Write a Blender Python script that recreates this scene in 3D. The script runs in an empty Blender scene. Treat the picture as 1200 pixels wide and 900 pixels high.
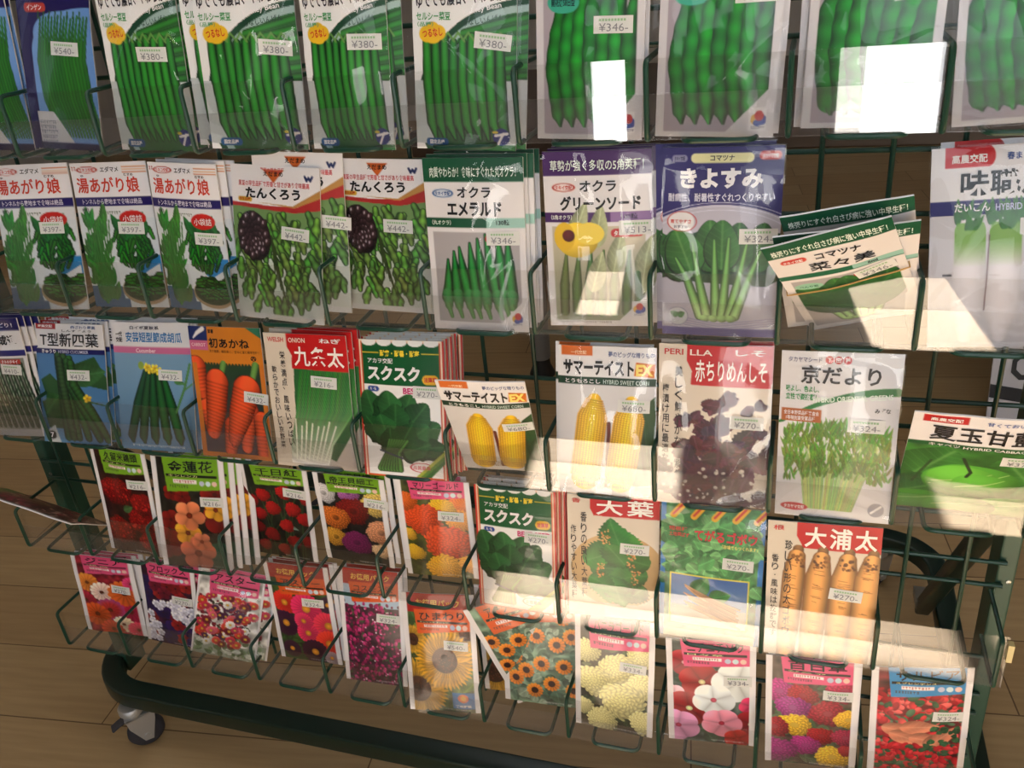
import bpy, math, random
import numpy as np
from math import pi, sin, cos, radians
random.seed(7)
S = bpy.context.scene
COL = S.collection
P = 0.105                     # pocket pitch of the rack in metres
ZF = -9.129                   # floor level in pitch units (row one = 0)
def U(x, y, z): return ((x) * P, y * P, (z - ZF) * P)

# ------------------------------------------------------------------ camera
cam = bpy.data.cameras.new('camera'); co = bpy.data.objects.new('camera', cam); COL.objects.link(co)
from mathutils import Matrix, Vector
R = [[0.95101827, 0.29558263, -0.09052711], [0.05791473, -0.45801292, -0.88705696], [-0.30366121, 0.83836453, -0.45269724]]
cp = U(9.1156, -6.5615, 0.8568)
M4 = Matrix(((R[0][0], -R[1][0], -R[2][0], cp[0]), (R[0][1], -R[1][1], -R[2][1], cp[1]), (R[0][2], -R[1][2], -R[2][2], cp[2]), (0, 0, 0, 1)))
co.matrix_world = M4
cam.sensor_width = 36; cam.lens = 1018.64 / 1200 * 36; cam.clip_start = 0.02
S.camera = co

# ------------------------------------------------------------------ light
S.view_settings.view_transform = 'Standard'; S.view_settings.look = 'None'
S.view_settings.gamma = 1; S.view_settings.use_curve_mapping = False
S.view_settings.exposure = -0.70
S.cycles.transparent_max_bounces = 24
S.cycles.max_bounces = 6
w = bpy.data.worlds.new('sky'); S.world = w; w.use_nodes = True
bg = w.node_tree.nodes['Background']; bg.inputs[0].default_value = (0.75, 0.86, 1, 1); bg.inputs[1].default_value = 0.6
sun = bpy.data.lights.new('sun', 'SUN'); so = bpy.data.objects.new('sun', sun); COL.objects.link(so)
sun.energy = 90; sun.color = (1, 0.97, 0.93); sun.angle = radians(0.6)
so.rotation_euler = Vector((-0.12, -1.0, 1.02)).to_track_quat('Z', 'Y').to_euler()
def area(name, loc, sx, sz, e, col, rot=(radians(90), 0, 0)):
    l = bpy.data.lights.new(name, 'AREA'); l.shape = 'RECTANGLE'; l.size = sx; l.size_y = sz; l.energy = e; l.color = col
    o = bpy.data.objects.new(name, l); COL.objects.link(o); o.location = loc; o.rotation_euler = rot
    return o
YW = -2.4
OPEN = [(-3.3, -2.1, [(1.0, 2.1)]), (0.22, 0.36, [(0.15, 0.80), (1.2, 2.15)]), (0.36, 0.56, [(1.2, 2.15)]), (0.56, 1.0, [(1.76, 2.15)]), (1.05, 1.36, [(0.0, 2.15)]), (1.36, 2.27, [(1.0, 2.15)])]    # x0, x1, [(z0, z1)] openings in the unseen front wall, shaped to place sun patches
area('daylight_left', (-2.7, YW - 0.05, 1.55), 1.2, 1.1, 5, (0.62, 0.8, 1))
area('daylight_paving', (0.29, YW - 0.05, 0.47), 0.12, 0.62, 3, (0.97, 0.98, 1))
area('daylight_mid', (0.39, YW - 0.05, 1.67), 0.32, 0.9, 4, (0.85, 0.93, 1))
area('daylight_paving', (1.25, YW - 0.05, 0.42), 0.24, 0.84, 8, (0.97, 0.98, 1))
area('daylight_door', (1.20, YW - 0.06, 1.5), 0.30, 1.3, 4, (0.85, 0.93, 1))
area('daylight_fill', (1.81, YW - 0.05, 1.57), 0.90, 1.15, 19, (0.85, 0.93, 1))  # added panel, makes up for light lost at the narrow door
area('overhead_fill', (0.7, -0.2, 2.55), 1.2, 0.3, 10, (0.93, 0.96, 1), (0, 0, 0))  # added fill lamp for ambient light on the rack front
area('overhead_fill', (0.3, 2.0, 2.55), 1.2, 0.3, 10, (0.93, 0.96, 1), (0, 0, 0))  # added fill lamp, lifts the floor behind the rack

# ------------------------------------------------------------------ materials
def srgb(c):
    c = np.asarray(c, float) / 255.0
    return np.where(c <= 0.04045, c / 12.92, ((c + 0.055) / 1.055) ** 2.4)
_m = {}
def mat(name, col, rough=0.5, metal=0.0, spec=0.5, noise=0.0, bump=0.0, ns=40):
    if name in _m: return _m[name]
    m = bpy.data.materials.new(name); m.use_nodes = True; nt = m.node_tree
    b = nt.nodes['Principled BSDF']; c = [*srgb(col), 1]
    b.inputs['Base Color'].default_value = c; b.inputs['Roughness'].default_value = rough
    b.inputs['Metallic'].default_value = metal; b.inputs['Specular IOR Level'].default_value = spec
    if noise or bump:
        tc = nt.nodes.new('ShaderNodeTexCoord'); n = nt.nodes.new('ShaderNodeTexNoise'); n.inputs['Scale'].default_value = ns
        n.inputs['Detail'].default_value = 5; nt.links.new(tc.outputs['Object'], n.inputs['Vector'])
        if noise:
            r = nt.nodes.new('ShaderNodeMixRGB'); r.blend_type = 'MULTIPLY'; r.inputs[0].default_value = noise
            r.inputs[1].default_value = c; nt.links.new(n.outputs['Fac'], r.inputs[2]); nt.links.new(r.outputs[0], b.inputs['Base Color'])
        if bump:
            bp = nt.nodes.new('ShaderNodeBump'); bp.inputs['Strength'].default_value = bump; bp.inputs['Distance'].default_value = 0.002
            nt.links.new(n.outputs['Fac'], bp.inputs['Height']); nt.links.new(bp.outputs[0], b.inputs['Normal'])
    _m[name] = m; return m
def clear_mat(name, f0, haze, hazecol, tint, rough):
    m = bpy.data.materials.new(name); m.use_nodes = True; nt = m.node_tree; nt.nodes.clear()
    N = nt.nodes.new; L = nt.links.new
    out = N('ShaderNodeOutputMaterial'); tr = N('ShaderNodeBsdfTransparent'); gl = N('ShaderNodeBsdfGlossy'); df = N('ShaderNodeBsdfDiffuse')
    tr.inputs[0].default_value = (*tint, 1); gl.inputs['Roughness'].default_value = rough; gl.inputs[0].default_value = (1, 1, 1, 1); df.inputs[0].default_value = (*hazecol, 1)
    g = N('ShaderNodeNewGeometry'); d = N('ShaderNodeVectorMath'); d.operation = 'DOT_PRODUCT'
    L(g.outputs['Incoming'], d.inputs[0]); L(g.outputs['Normal'], d.inputs[1])
    def mth(op, a, b):
        n = N('ShaderNodeMath'); n.operation = op
        for i, x in enumerate((a, b)):
            if x is None: continue
            if isinstance(x, (int, float)): n.inputs[i].default_value = x
            else: L(x, n.inputs[i])
        return n.outputs[0]
    ab = mth('ABSOLUTE', d.outputs['Value'], None); om = mth('SUBTRACT', 1.0, ab); pw = mth('POWER', om, 5.0)
    fr = mth('ADD', mth('MULTIPLY', pw, 1 - f0), f0)
    m1 = N('ShaderNodeMixShader'); m1.inputs[0].default_value = haze; L(tr.outputs[0], m1.inputs[1]); L(df.outputs[0], m1.inputs[2])
    m2 = N('ShaderNodeMixShader'); L(fr, m2.inputs[0]); L(m1.outputs[0], m2.inputs[1]); L(gl.outputs[0], m2.inputs[2])
    L(m2.outputs[0], out.inputs[0]); return m
ACR = clear_mat('clear_acrylic', 0.045, 0.002, (0.8, 0.78, 0.85), (0.97, 0.97, 0.97), 0.015)
ACR2 = clear_mat('clear_acrylic_fold', 0.045, 0.016, (0.8, 0.78, 0.86), (0.96, 0.96, 0.96), 0.02)
FILM = clear_mat('cellophane', 0.019, 0.0, (1, 1, 1), (0.99, 0.99, 0.99), 0.035)
ART = bpy.data.materials.new('printed_paper'); ART.use_nodes = True
_b = ART.node_tree.nodes['Principled BSDF']; _a = ART.node_tree.nodes.new('ShaderNodeAttribute'); _a.attribute_name = 'print'
ART.node_tree.links.new(_a.outputs['Color'], _b.inputs['Base Color']); _b.inputs['Roughness'].default_value = 0.32; _b.inputs['Specular IOR Level'].default_value = 0.45
GREEN = mat('green_coated_wire', (18, 62, 48), 0.35, 0, 0.5, 0.2, 0.05, 300)
GREENP = mat('green_painted_steel', (34, 74, 60), 0.42, 0, 0.5, 0.15, 0.05, 200)
BLACKP = mat('dark_green_tube', (14, 38, 30), 0.35, 0, 0.5, 0.15, 0.03, 150)
_ink = {}
def ink(c):
    k = tuple(int(v) for v in c)
    if k not in _ink: _ink[k] = mat('ink_%d_%d_%d' % k, k, 0.38)
    return _ink[k]

# ------------------------------------------------------------------ mesh helpers
def tag(o, label=None, cat=None, group=None, kind=None):
    if label: o['label'] = label
    if cat: o['category'] = cat
    if group: o['group'] = group
    if kind: o['kind'] = kind
    return o
def empty(name, loc=(0, 0, 0)):
    o = bpy.data.objects.new(name, None); COL.objects.link(o); o.location = loc; o.empty_display_size = 0.02; return o
class MB:
    def __init__(s): s.v = []; s.f = []; s.mi = []
    def add(s, v, f, mi=0):
        n = len(s.v); s.v += [tuple(a) for a in v]; s.f += [tuple(i + n for i in q) for q in f]; s.mi += [mi] * len(f)
    def box(s, a, b, mi=0, M=None):
        x0, y0, z0 = a; x1, y1, z1 = b
        v = [(x0, y0, z0), (x1, y0, z0), (x1, y1, z0), (x0, y1, z0), (x0, y0, z1), (x1, y0, z1), (x1, y1, z1), (x0, y1, z1)]
        if M is not None: v = [tuple(M @ Vector(q)) for q in v]
        s.add(v, [(0, 3, 2, 1), (4, 5, 6, 7), (0, 1, 5, 4), (1, 2, 6, 5), (2, 3, 7, 6), (3, 0, 4, 7)], mi)
    def sweep(s, pts, prof, closed=False, up=(0, 0, 1), mi=0, caps=True):
        pts = [Vector(p) for p in pts]; n = len(pts); k = len(prof); V = []; up = Vector(up)
        prev = None
        for i, p in enumerate(pts):
            if closed: t = (pts[(i + 1) % n] - pts[i - 1])
            else: t = pts[min(i + 1, n - 1)] - pts[max(i - 1, 0)]
            t.normalize()
            if prev is None:
                a = up - t * up.dot(t)
                if a.length < 0.05: a = Vector((1, 0, 0)) - t * t.x
                a.normalize()
            else:
                a = prev - t * prev.dot(t); a.normalize()
            prev = a; b = t.cross(a)
            V += [p + b * x + a * y for x, y in prof]
        F = []
        for i in range(n if closed else n - 1):
            j = (i + 1) % n
            for q in range(k):
                r = (q + 1) % k
                F.append((i * k + q, i * k + r, j * k + r, j * k + q))
        if not closed and caps:
            F.append(tuple(range(k))[::-1]); F.append(tuple((n - 1) * k + q for q in range(k)))
        s.add(V, F, mi)
    def tube(s, pts, r, seg=8, closed=False, mi=0):
        s.sweep(pts, [(r * cos(2 * pi * q / seg), r * sin(2 * pi * q / seg)) for q in range(seg)], closed, mi=mi)
    def lathe(s, prof, M, seg=24, mi=0):     # prof: (r, h) about local z
        V = []; k = len(prof)
        for i in range(seg):
            a = 2 * pi * i / seg
            V += [tuple(M @ Vector((r * cos(a), r * sin(a), h))) for r, h in prof]
        F = [(i * k + q, ((i + 1) % seg) * k + q, ((i + 1) % seg) * k + q + 1, i * k + q + 1) for i in range(seg) for q in range(k - 1)]
        s.add(V, F, mi)
    def build(s, name, mats, parent=None, smooth=True):
        me = bpy.data.meshes.new(name); me.from_pydata(s.v, [], s.f)
        if not isinstance(mats, (list, tuple)): mats = [mats]
        for m in mats: me.materials.append(m)
        me.polygons.foreach_set('material_index', s.mi)
        if smooth: me.polygons.foreach_set('use_smooth', [True] * len(s.f)); me.set_sharp_from_angle(angle=radians(40))
        me.update(); o = bpy.data.objects.new(name, me); COL.objects.link(o)
        if parent: o.parent = parent
        return o
def fillet(pts, r, n=5):
    out = [Vector(pts[0])]
    for i in range(1, len(pts) - 1):
        a, b, c = Vector(pts[i - 1]), Vector(pts[i]), Vector(pts[i + 1])
        d1 = (a - b); d2 = (c - b); rr = min(r, d1.length * .49, d2.length * .49); d1.normalize(); d2.normalize()
        p0 = b + d1 * rr; p1 = b + d2 * rr
        for k in range(n + 1):
            t = k / n; out.append(p0 * (1 - t) ** 2 + b * 2 * t * (1 - t) + p1 * t * t)
    out.append(Vector(pts[-1])); return out

# ------------------------------------------------------------------ room
def planks():
    m = bpy.data.materials.new('wood_plank_floor'); m.use_nodes = True; nt = m.node_tree; N = nt.nodes.new; L = nt.links.new
    b = nt.nodes['Principled BSDF']; tc = N('ShaderNodeTexCoord'); mp = N('ShaderNodeMapping'); mp.inputs['Rotation'].default_value = (0, 0, radians(-7)); mp.inputs['Location'].default_value = (0.05, 0.115, 0)
    L(tc.outputs['Object'], mp.inputs[0])
    br = N('ShaderNodeTexBrick'); br.inputs['Scale'].default_value = 1; br.inputs['Brick Width'].default_value = 0.92; br.inputs['Row Height'].default_value = 0.152
    br.inputs['Mortar Size'].default_value = 0.0012; br.inputs['Color1'].default_value = (*srgb((178, 152, 112)), 1); br.inputs['Color2'].default_value = (*srgb((166, 137, 98)), 1); br.inputs['Mortar'].default_value = (*srgb((104, 80, 54)), 1)
    L(mp.outputs[0], br.inputs[0])
    m2 = N('ShaderNodeMapping'); m2.inputs['Scale'].default_value = (3, 40, 1); L(mp.outputs[0], m2.inputs[0])
    n = N('ShaderNodeTexNoise'); n.inputs['Scale'].default_value = 2.5; n.inputs['Detail'].default_value = 8; L(m2.outputs[0], n.inputs[0])
    cr = N('ShaderNodeValToRGB'); cr.color_ramp.elements[0].position = .3; cr.color_ramp.elements[0].color = (.80, .77, .74, 1); cr.color_ramp.elements[1].position = .7; cr.color_ramp.elements[1].color = (1, 1, 1, 1); L(n.outputs[0], cr.inputs[0])
    mx = N('ShaderNodeMixRGB'); mx.blend_type = 'MULTIPLY'; mx.inputs[0].default_value = .8; L(br.outputs[0], mx.inputs[1]); L(cr.outputs[0], mx.inputs[2])
    L(mx.outputs[0], b.inputs['Base Color']); b.inputs['Roughness'].default_value = 0.5; b.inputs['Specular IOR Level'].default_value = .35
    return m
X0, X1, YB, ZC = -3.6, 3.6, 5.0, 2.6
def quadbox(name, a, b, m): 
    q = MB(); q.box(a, b); return tag(q.build(name, m, smooth=False), kind='structure')
quadbox('floor', (X0, YW - 0.12, -0.1), (X1, YB, 0), planks())
WM = mat('plaster_wall', (196, 192, 186), 0.9, noise=.1, ns=8)
quadbox('ceiling', (X0, YW - .12, ZC), (X1, YB, ZC + .1), WM)
quadbox('wall_back', (X0, YB, 0), (X1, YB + .1, ZC), WM)
quadbox('wall_left', (X0 - .1, YW - .12, 0), (X0, YB, ZC), WM)
quadbox('wall_right', (X1, YW - .12, 0), (X1 + .1, YB, ZC), WM)
wf = MB(); xs = X0
for (a, b_, zs) in OPEN:
    if a > xs: wf.box((xs, YW - .12, 0), (a, YW, ZC))
    zp = 0
    for (z0, z1) in zs:
        if z0 > zp: wf.box((a, YW - .12, zp), (b_, YW, z0))
        zp = z1
    wf.box((a, YW - .12, zp), (b_, YW, ZC)); xs = b_
wf.box((xs, YW - .12, 0), (X1, YW, ZC)); tag(wf.build('wall_front', mat('front_wall_paint', (84, 80, 78), .9, noise=.1, ns=8), smooth=False), kind='structure')
quadbox('ground', (-12, -14, -0.12), (12, YW - .12, -0.02), mat('pale_paving', (185, 182, 175), .9, noise=.2, ns=3))

# ------------------------------------------------------------------ rack
ROWZ = [0, -1.6233, -3.2663, -4.8986, -6.5484]; ROWY = [0, -.0127, .008, -.0233, -.0452]; HB = 0.5606; D = 0.6071
rack = empty('display_rack', (0.58, 0.05, 0)); RL = Vector(rack.location)
tag(rack, 'dark green wire display rack on casters holding five tiers of seed packets', 'display rack')
def rp(x, y, z): v = Vector(U(x, y, z)); return tuple(v - RL)
WR = 0.0022
for j in range(0, 11):
    for fx in (0.25, 0.76):
        q = MB(); x = j + fx; q.tube([rp(x, D + .03, 1.8), rp(x, D + .03, -7.35)], WR, 8); q.build('grid_upright', GREEN, rack)
gz = []
for z in ROWZ: gz += [z + .80, z + .30, z + .035]
gz += [ROWZ[4] - HB - .02, 1.8]
for z in gz:
    q = MB(); q.tube([rp(-.1, D + .07, z), rp(11.1, D + .07, z)], WR * 1.05, 8); q.build('grid_crossbar', GREEN, rack)
for r in range(5):
    z = ROWZ[r]; y0 = ROWY[r]; jmin = 0 
    for j in range(0, 12):
        q = MB(); pts = fillet([rp(j, D + .04, z), rp(j, y0, z), rp(j, y0, z - HB), rp(j, D + .04, z - HB)], .06 * P * 1.0, 5)
        q.tube(pts, WR, 8); q.build('pocket_divider', GREEN, rack)
        if j < 11:
            q = MB(); a, b_ = j + .26, j + .78
            pts = fillet([rp(a, D + .04, z - HB + .02), rp(a, y0, z - HB - .01), rp(b_, y0, z - HB - .01), rp(b_, D + .04, z - HB + .02)], .09 * P, 6)
            q.tube(pts, WR, 8); q.build('bottom_loop', GREEN, rack)
    q = MB(); t = .0011
    a = rp(-.03, y0 + .03, z - HB - .0); b_ = rp(11.06, y0 + .03, z + .015)
    q.box(a, (b_[0], a[1] + t, b_[2])); o = q.build('clear_front_strip', ACR, rack, False); tag(o, 'clear acrylic strip across the pocket fronts')
    q = MB(); b2 = rp(11.06, y0 + .03, z - HB * .41)
    q.box((a[0], a[1] - .0022, a[2]), (b_[0], a[1] - .0011, b2[2])); q.build('strip_fold', ACR2, o, False)
    q = MB(); e = rp(11.06, y0, z - .1)
    q.box((e[0] - .001, a[1] - .004, e[2] - .014), (e[0] + .004, a[1] + .003, e[2] + .006)); q.build('end_clip', mat('yellowed_plastic', (205, 190, 140), .4), o, False)
for sx in (-1, 1):
    x0 = -.19 if sx < 0 else 11.04
    q = MB(); q.box(rp(x0, D + .1, -8.35), rp(x0 + .16, D + .46, 2.0)); po = q.build('post', GREENP, rack, False)
    bv = po.modifiers.new('b', 'BEVEL'); bv.width = .002; bv.segments = 2
    for z in (-4.83, -1.5):
        s_ = MB(); s_.lathe([(0, .0015), (.0022, .001), (.0026, 0)], Matrix.Translation(rp(x0 + .11, D + .1, z)) @ Matrix.Rotation(pi / 2, 4, 'X'), 12); s_.build('screw', mat('zinc', (170, 175, 175), .3, 1), po)
def rrect(w, h, r, n=4):
    out = []
    for cx, cy, a0 in ((w / 2 - r, h / 2 - r, 0), (-w / 2 + r, h / 2 - r, 90), (-w / 2 + r, -h / 2 + r, 180), (w / 2 - r, -h / 2 + r, 270)):
        for i in range(n + 1):
            a = radians(a0 + 90 * i / n); out.append((cx + r * cos(a), cy + r * sin(a)))
    return out
xl, xr, yf, yb, zt = -.33, 11.42, .22, 5.75, -8.2
def corner(cx, cy, r, a0):
    return [rp(cx + r * cos(radians(a0 + 90 * i / 10)), cy + r * sin(radians(a0 + 90 * i / 10)), zt) for i in range(11)]
r_ = .85
loop = corner(xl + r_, yf + r_, r_, 180) + corner(xr - r_, yf + r_, r_, 270) + corner(xr - r_, yb - r_, r_, 0) + corner(xl + r_, yb - r_, r_, 90)
q = MB(); q.sweep(loop, rrect(.30 * P, .27 * P, .035 * P), closed=True); q.build('base_frame', BLACKP, rack)
for x in (-.11, 11.12):
    q = MB(); q.sweep([rp(x, 4.2, -8.2), rp(x, 1.0, -4.1)], rrect(.2 * P, .2 * P, .04 * P)); q.build('rear_brace', BLACKP, rack)
    q = MB(); q.box(rp(x - .12, 4.05, -8.1), rp(x + .12, 4.4, -7.98)); q.build('bracket_plate', mat('zinc', (170, 175, 175), .3, 1), rack)
for (cx, cy) in ((.42, .14), (10.6, .2), (.55, 5.7), (10.6, 5.7)):
    c = Vector(rp(cx, cy, -8.33)); H = c.z + RL.z       # height of caster
    wr = .027; a = radians(48); Rm = Matrix.Translation(c) @ Matrix.Rotation(a, 4, 'Z')
    q = MB(); q.lathe([(0, 0), (.017, 0), (.019, -.003), (.019, -.010), (.015, -.014), (.015, -.018), (.0, -.018)], Rm, 24)
    cs = q.build('caster', mat('worn_chrome', (196, 198, 200), .5, .85), rack)
    f = MB(); zc = -(H - wr)                            # wheel centre below c
    for s2 in (-1, 1):
        y = s2 * .0135
        poly = [(-.020, -.016), (.022, -.016), (.020, -.030), (.009, zc - .010), (-.003, zc - .009), (-.018, -.034)]
        poly = [(px + .006, pz) for px, pz in poly]
        V = [tuple(Rm @ Vector((px, y + dy, pz))) for dy in (-.001, .001) for px, pz in poly]; k = len(poly)
        F = [tuple(range(k)), tuple(range(k, 2 * k))[::-1]] + [(i, i + k, (i + 1) % k + k, (i + 1) % k) for i in range(k)]
        f.add(V, F)
        f.lathe([(0, .003), (.004, .003), (.005, 0)], Rm @ Matrix.Translation((.008, y, zc)) @ Matrix.Rotation(-s2 * pi / 2, 4, 'X'), 12)
    f.box((-.015, -.0145, -.020), (.028, .0145, -.0165), M=Rm)
    f.build('fork', _m['worn_chrome'], cs, False)
    q = MB(); q.lathe([(0, -.0095), (.012, -.0095), (.013, -.008), (.021, -.0085), (.0248, -.0065), (wr, -.003), (wr, .003), (.0248, .0065), (.021, .0085), (.013, .008), (.012, .0095), (0, .0095)], Rm @ Matrix.Translation((.008, 0, zc)) @ Matrix.Rotation(pi / 2, 4, 'X'), 32)
    q.build('wheel', mat('dark_rubber', (52, 52, 60), .6), cs)
    q = MB(); q.sweep([Rm @ Vector((-.012, 0, -.022)), Rm @ Vector((-.024, 0, -.026)), Rm @ Vector((-.034, 0, -.031))], rrect(.015, .004, .0015)); q.build('brake_lever', _m['dark_rubber'], cs)

# ------------------------------------------------------------------ painter: printed artwork
class A:
    def __init__(s, bgc, seed=1, n=240, asp=1.6):
        s.n = n; s.m = int(n * asp); s.asp = asp
        s.c = np.ones((s.m, n, 3)) * np.array(bgc, float)
        s.Y, s.X = np.meshgrid((np.arange(s.m) + .5) / n, (np.arange(n) + .5) / n, indexing='ij')
        s.r = np.random.RandomState(seed); s.t = []
    def win(s, x0, y0, x1, y1):
        a, b = max(0, int(x0 * s.n) - 1), min(s.n, int(x1 * s.n) + 2); c, d = max(0, int(y0 * s.n) - 1), min(s.m, int(y1 * s.n) + 2)
        if a >= b or c >= d: return None
        return (slice(c, d), slice(a, b))
    def put(s, sl, k, col):
        k = np.clip(k, 0, 1)[..., None]; s.c[sl] = s.c[sl] * (1 - k) + np.clip(col, 0, 255) * k
    def rect(s, x0, y0, x1, y1, col):
        sl = s.win(x0, y0, x1, y1)
        if sl is None: return
        X, Y = s.X[sl], s.Y[sl]; k = np.clip(np.minimum(np.minimum(X - x0, x1 - X), np.minimum(Y - y0, y1 - Y)) * s.n + .5, 0, 1); s.put(sl, k, np.array(col, float))
    def ell(s, x, y, rx, ry, col, rot=0, sh=0.0, line=0):
        R_ = max(rx, ry); sl = s.win(x - R_, y - R_, x + R_, y + R_)
        if sl is None: return
        X, Y = s.X[sl] - x, s.Y[sl] - y; c, q = cos(rot), sin(rot); a = (X * c + Y * q) / rx; b = (-X * q + Y * c) / ry
        d = np.sqrt(a * a + b * b); k = np.clip((1 - d) * min(rx, ry) * s.n + .5, 0, 1)
        if line: k = k * np.clip((d - 1) * min(rx, ry) * s.n + line + .5, 0, 1)
        col = np.array(col, float)
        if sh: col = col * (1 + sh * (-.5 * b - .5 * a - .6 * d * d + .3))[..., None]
        s.put(sl, k, col)
    def poly(s, pts, col):
        xs_ = [p[0] for p in pts]; ys_ = [p[1] for p in pts]; sl = s.win(min(xs_), min(ys_), max(xs_), max(ys_))
        if sl is None: return
        X, Y = s.X[sl], s.Y[sl]; ins = np.zeros(X.shape)
        for ox, oy in ((.25, .25), (-.25, .25), (.25, -.25), (-.25, -.25)):
            i_ = np.zeros(X.shape, bool); XX = X + ox / s.n; YY = Y + oy / s.n
            for i in range(len(pts)):
                x1, y1 = pts[i]; x2, y2 = pts[i - 1]
                if y1 == y2: continue
                i_ ^= ((y1 > YY) != (y2 > YY)) & (XX < (x2 - x1) * (YY - y1) / (y2 - y1) + x1)
            ins += i_ * .25
        s.put(sl, ins, np.array(col, float))
    def cap(s, pts, rad, col, sh=.45, bumps=0, ba=.18, tip=None, ol=None):
        if ol is not None: s.cap(pts, (rad if np.isscalar(rad) else np.array(rad)) * 1.0 + .009, ol, 0, bumps, ba)
        pts = np.array(pts, float); n = len(pts); rad = np.full(n, rad) if np.isscalar(rad) else np.array(rad, float)
        R_ = rad.max() * 1.3; sl = s.win(pts[:, 0].min() - R_, pts[:, 1].min() - R_, pts[:, 0].max() + R_, pts[:, 1].max() + R_)
        if sl is None: return
        X, Y = s.X[sl], s.Y[sl]; best = np.full(X.shape, 9.); lat = np.zeros(X.shape); rr = np.full(X.shape, rad[0]); L = 0; al = np.zeros(X.shape)
        for i in range(n - 1):
            ax, ay = pts[i]; bx, by = pts[i + 1]; dx, dy = bx - ax, by - ay; l = math.hypot(dx, dy) + 1e-9
            t = np.clip(((X - ax) * dx + (Y - ay) * dy) / l / l, 0, 1); ex = X - ax - t * dx; ey = Y - ay - t * dy
            r = rad[i] * (1 - t) + rad[i + 1] * t
            if bumps: r = r * (1 + ba * np.cos(2 * pi * bumps * (L + t * l)))
            d = np.sqrt(ex * ex + ey * ey) / np.maximum(r, 1e-4); u = d < best
            best = np.where(u, d, best); lat = np.where(u, (ex * dy - ey * dx) / l / np.maximum(r, 1e-4), lat); rr = np.where(u, r, rr); al = np.where(u, L + t * l, al); L += l
        k = np.clip((1 - best) * rr * s.n + .5, 0, 1); col = np.array(col, float)
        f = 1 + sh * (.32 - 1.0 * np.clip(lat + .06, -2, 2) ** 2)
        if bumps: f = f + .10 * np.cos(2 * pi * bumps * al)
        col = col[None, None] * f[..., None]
        if tip is not None:
            q = np.clip(al / L, 0, 1)[..., None] ** 2; col = col * (1 - q) + np.array(tip, float) * f[..., None] * q
        s.put(sl, k, col)
    def leaf(s, x, y, l, w_, ang, col, vein=None, ser=0, base=.5, rnd=0):
        R_ = l; sl = s.win(x - R_, y - R_, x + R_, y + R_)      # x,y = base; grows to direction ang (0 = right, 90 = up)
        if sl is None: return
        X, Y = s.X[sl] - x, s.Y[sl] - y; c, q = cos(radians(ang)), -sin(radians(ang)); a = (X * c + Y * q) / l; b = (-X * q + Y * c) / w_
        aa = np.clip(a, 0, 1); e = np.sin(pi * aa ** (base + .2)) ** (.8 if rnd == 0 else rnd)
        if ser: e = e * (1 + .09 * np.sign(np.sin(aa * ser * 2 * pi)) * np.abs(np.sin(aa * ser * 2 * pi)) ** .5)
        k = np.clip((e - np.abs(b)) * w_ * s.n + .5, 0, 1) * ((a > 0) & (a < 1)); col = np.array(col, float)
        v = np.exp(-(b / .06) ** 2) + .35 * np.clip(np.sin((aa * 7 - np.abs(b) * 1.6) * 2 * pi), 0, 1) ** 6
        f = 1 + .16 * (b) - .12 * np.abs(b) + .06 * np.sin(aa * 9 + b * 4)
        vc = col * 1.35 + 18 if vein is None else np.array(vein, float)
        cc = col[None, None] * f[..., None] * (1 - .5 * np.clip(v, 0, 1))[..., None] + vc * (.5 * np.clip(v, 0, 1))[..., None]
        s.put(sl, k, cc)
    def fl(s, x, y, r, n, col, cc=(235, 190, 40), cr=.22, ruf=.22, edge=None, rot=None, sq=1.0):
        sl = s.win(x - r, y - r, x + r, y + r)
        if sl is None: return
        X, Y = s.X[sl] - x, (s.Y[sl] - y) / sq; d = np.hypot(X, Y) / r; th = np.arctan2(Y, X) + (s.r.rand() * 6 if rot is None else rot)
        pet = np.abs(np.cos(n * th / 2)); lim = 1 - ruf + ruf * pet ** .7; col = np.array(col, float)
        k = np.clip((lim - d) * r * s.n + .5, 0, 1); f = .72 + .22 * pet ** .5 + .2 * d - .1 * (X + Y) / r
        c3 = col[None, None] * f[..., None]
        if edge is not None:
            q = np.clip((d - .55) * 3, 0, 1)[..., None]; c3 = c3 * (1 - q) + np.array(edge, float) * q
        k2 = np.clip((cr - d) * r * s.n + .5, 0, 1)[..., None]; c3 = c3 * (1 - k2) + np.array(cc, float) * (1.1 - .5 * d / max(cr, .01) * .5)[..., None] * k2
        s.put(sl, k, c3)
    def pom(s, x, y, r, col, n=14, lay=5, dark=.55, sq=1.0):
        sl = s.win(x - r, y - r, x + r, y + r)
        if sl is None: return
        X, Y = s.X[sl] - x, (s.Y[sl] - y) / sq; d = np.hypot(X, Y) / r; th = np.arctan2(Y, X) + s.r.rand() * 6; d = d * (1 + .07 * np.sin(3 * th + s.r.rand() * 6) + .05 * np.sin(8 * th + s.r.rand() * 6 + 9 * d)); th = th + .25 * np.sin(7 * d + s.r.rand() * 6)
        ring = np.floor(d * lay); fr = d * lay - ring; pet = np.abs(np.cos((n * (.35 + .65 * (ring + 1) / lay)).round() * th / 2 + ring * 1.3))
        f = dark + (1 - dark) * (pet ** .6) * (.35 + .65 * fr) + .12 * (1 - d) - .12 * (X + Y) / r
        lim = .88 + .12 * np.abs(np.cos(n * th / 2)) ** .6
        s.put(sl, np.clip((lim - d) * r * s.n + .5, 0, 1), np.array(col, float)[None, None] * (f * 1.12)[..., None])
    def speck(s, x0, y0, x1, y1, cols, n, r0, r1, asp=1.0):
        for _ in range(n):
            c = cols[s.r.randint(len(cols))]; r = r0 + (r1 - r0) * s.r.rand()
            s.ell(x0 + (x1 - x0) * s.r.rand(), y0 + (y1 - y0) * s.r.rand(), r, r * asp * (.6 + .6 * s.r.rand()), c, s.r.rand() * 3, .2)
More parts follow.
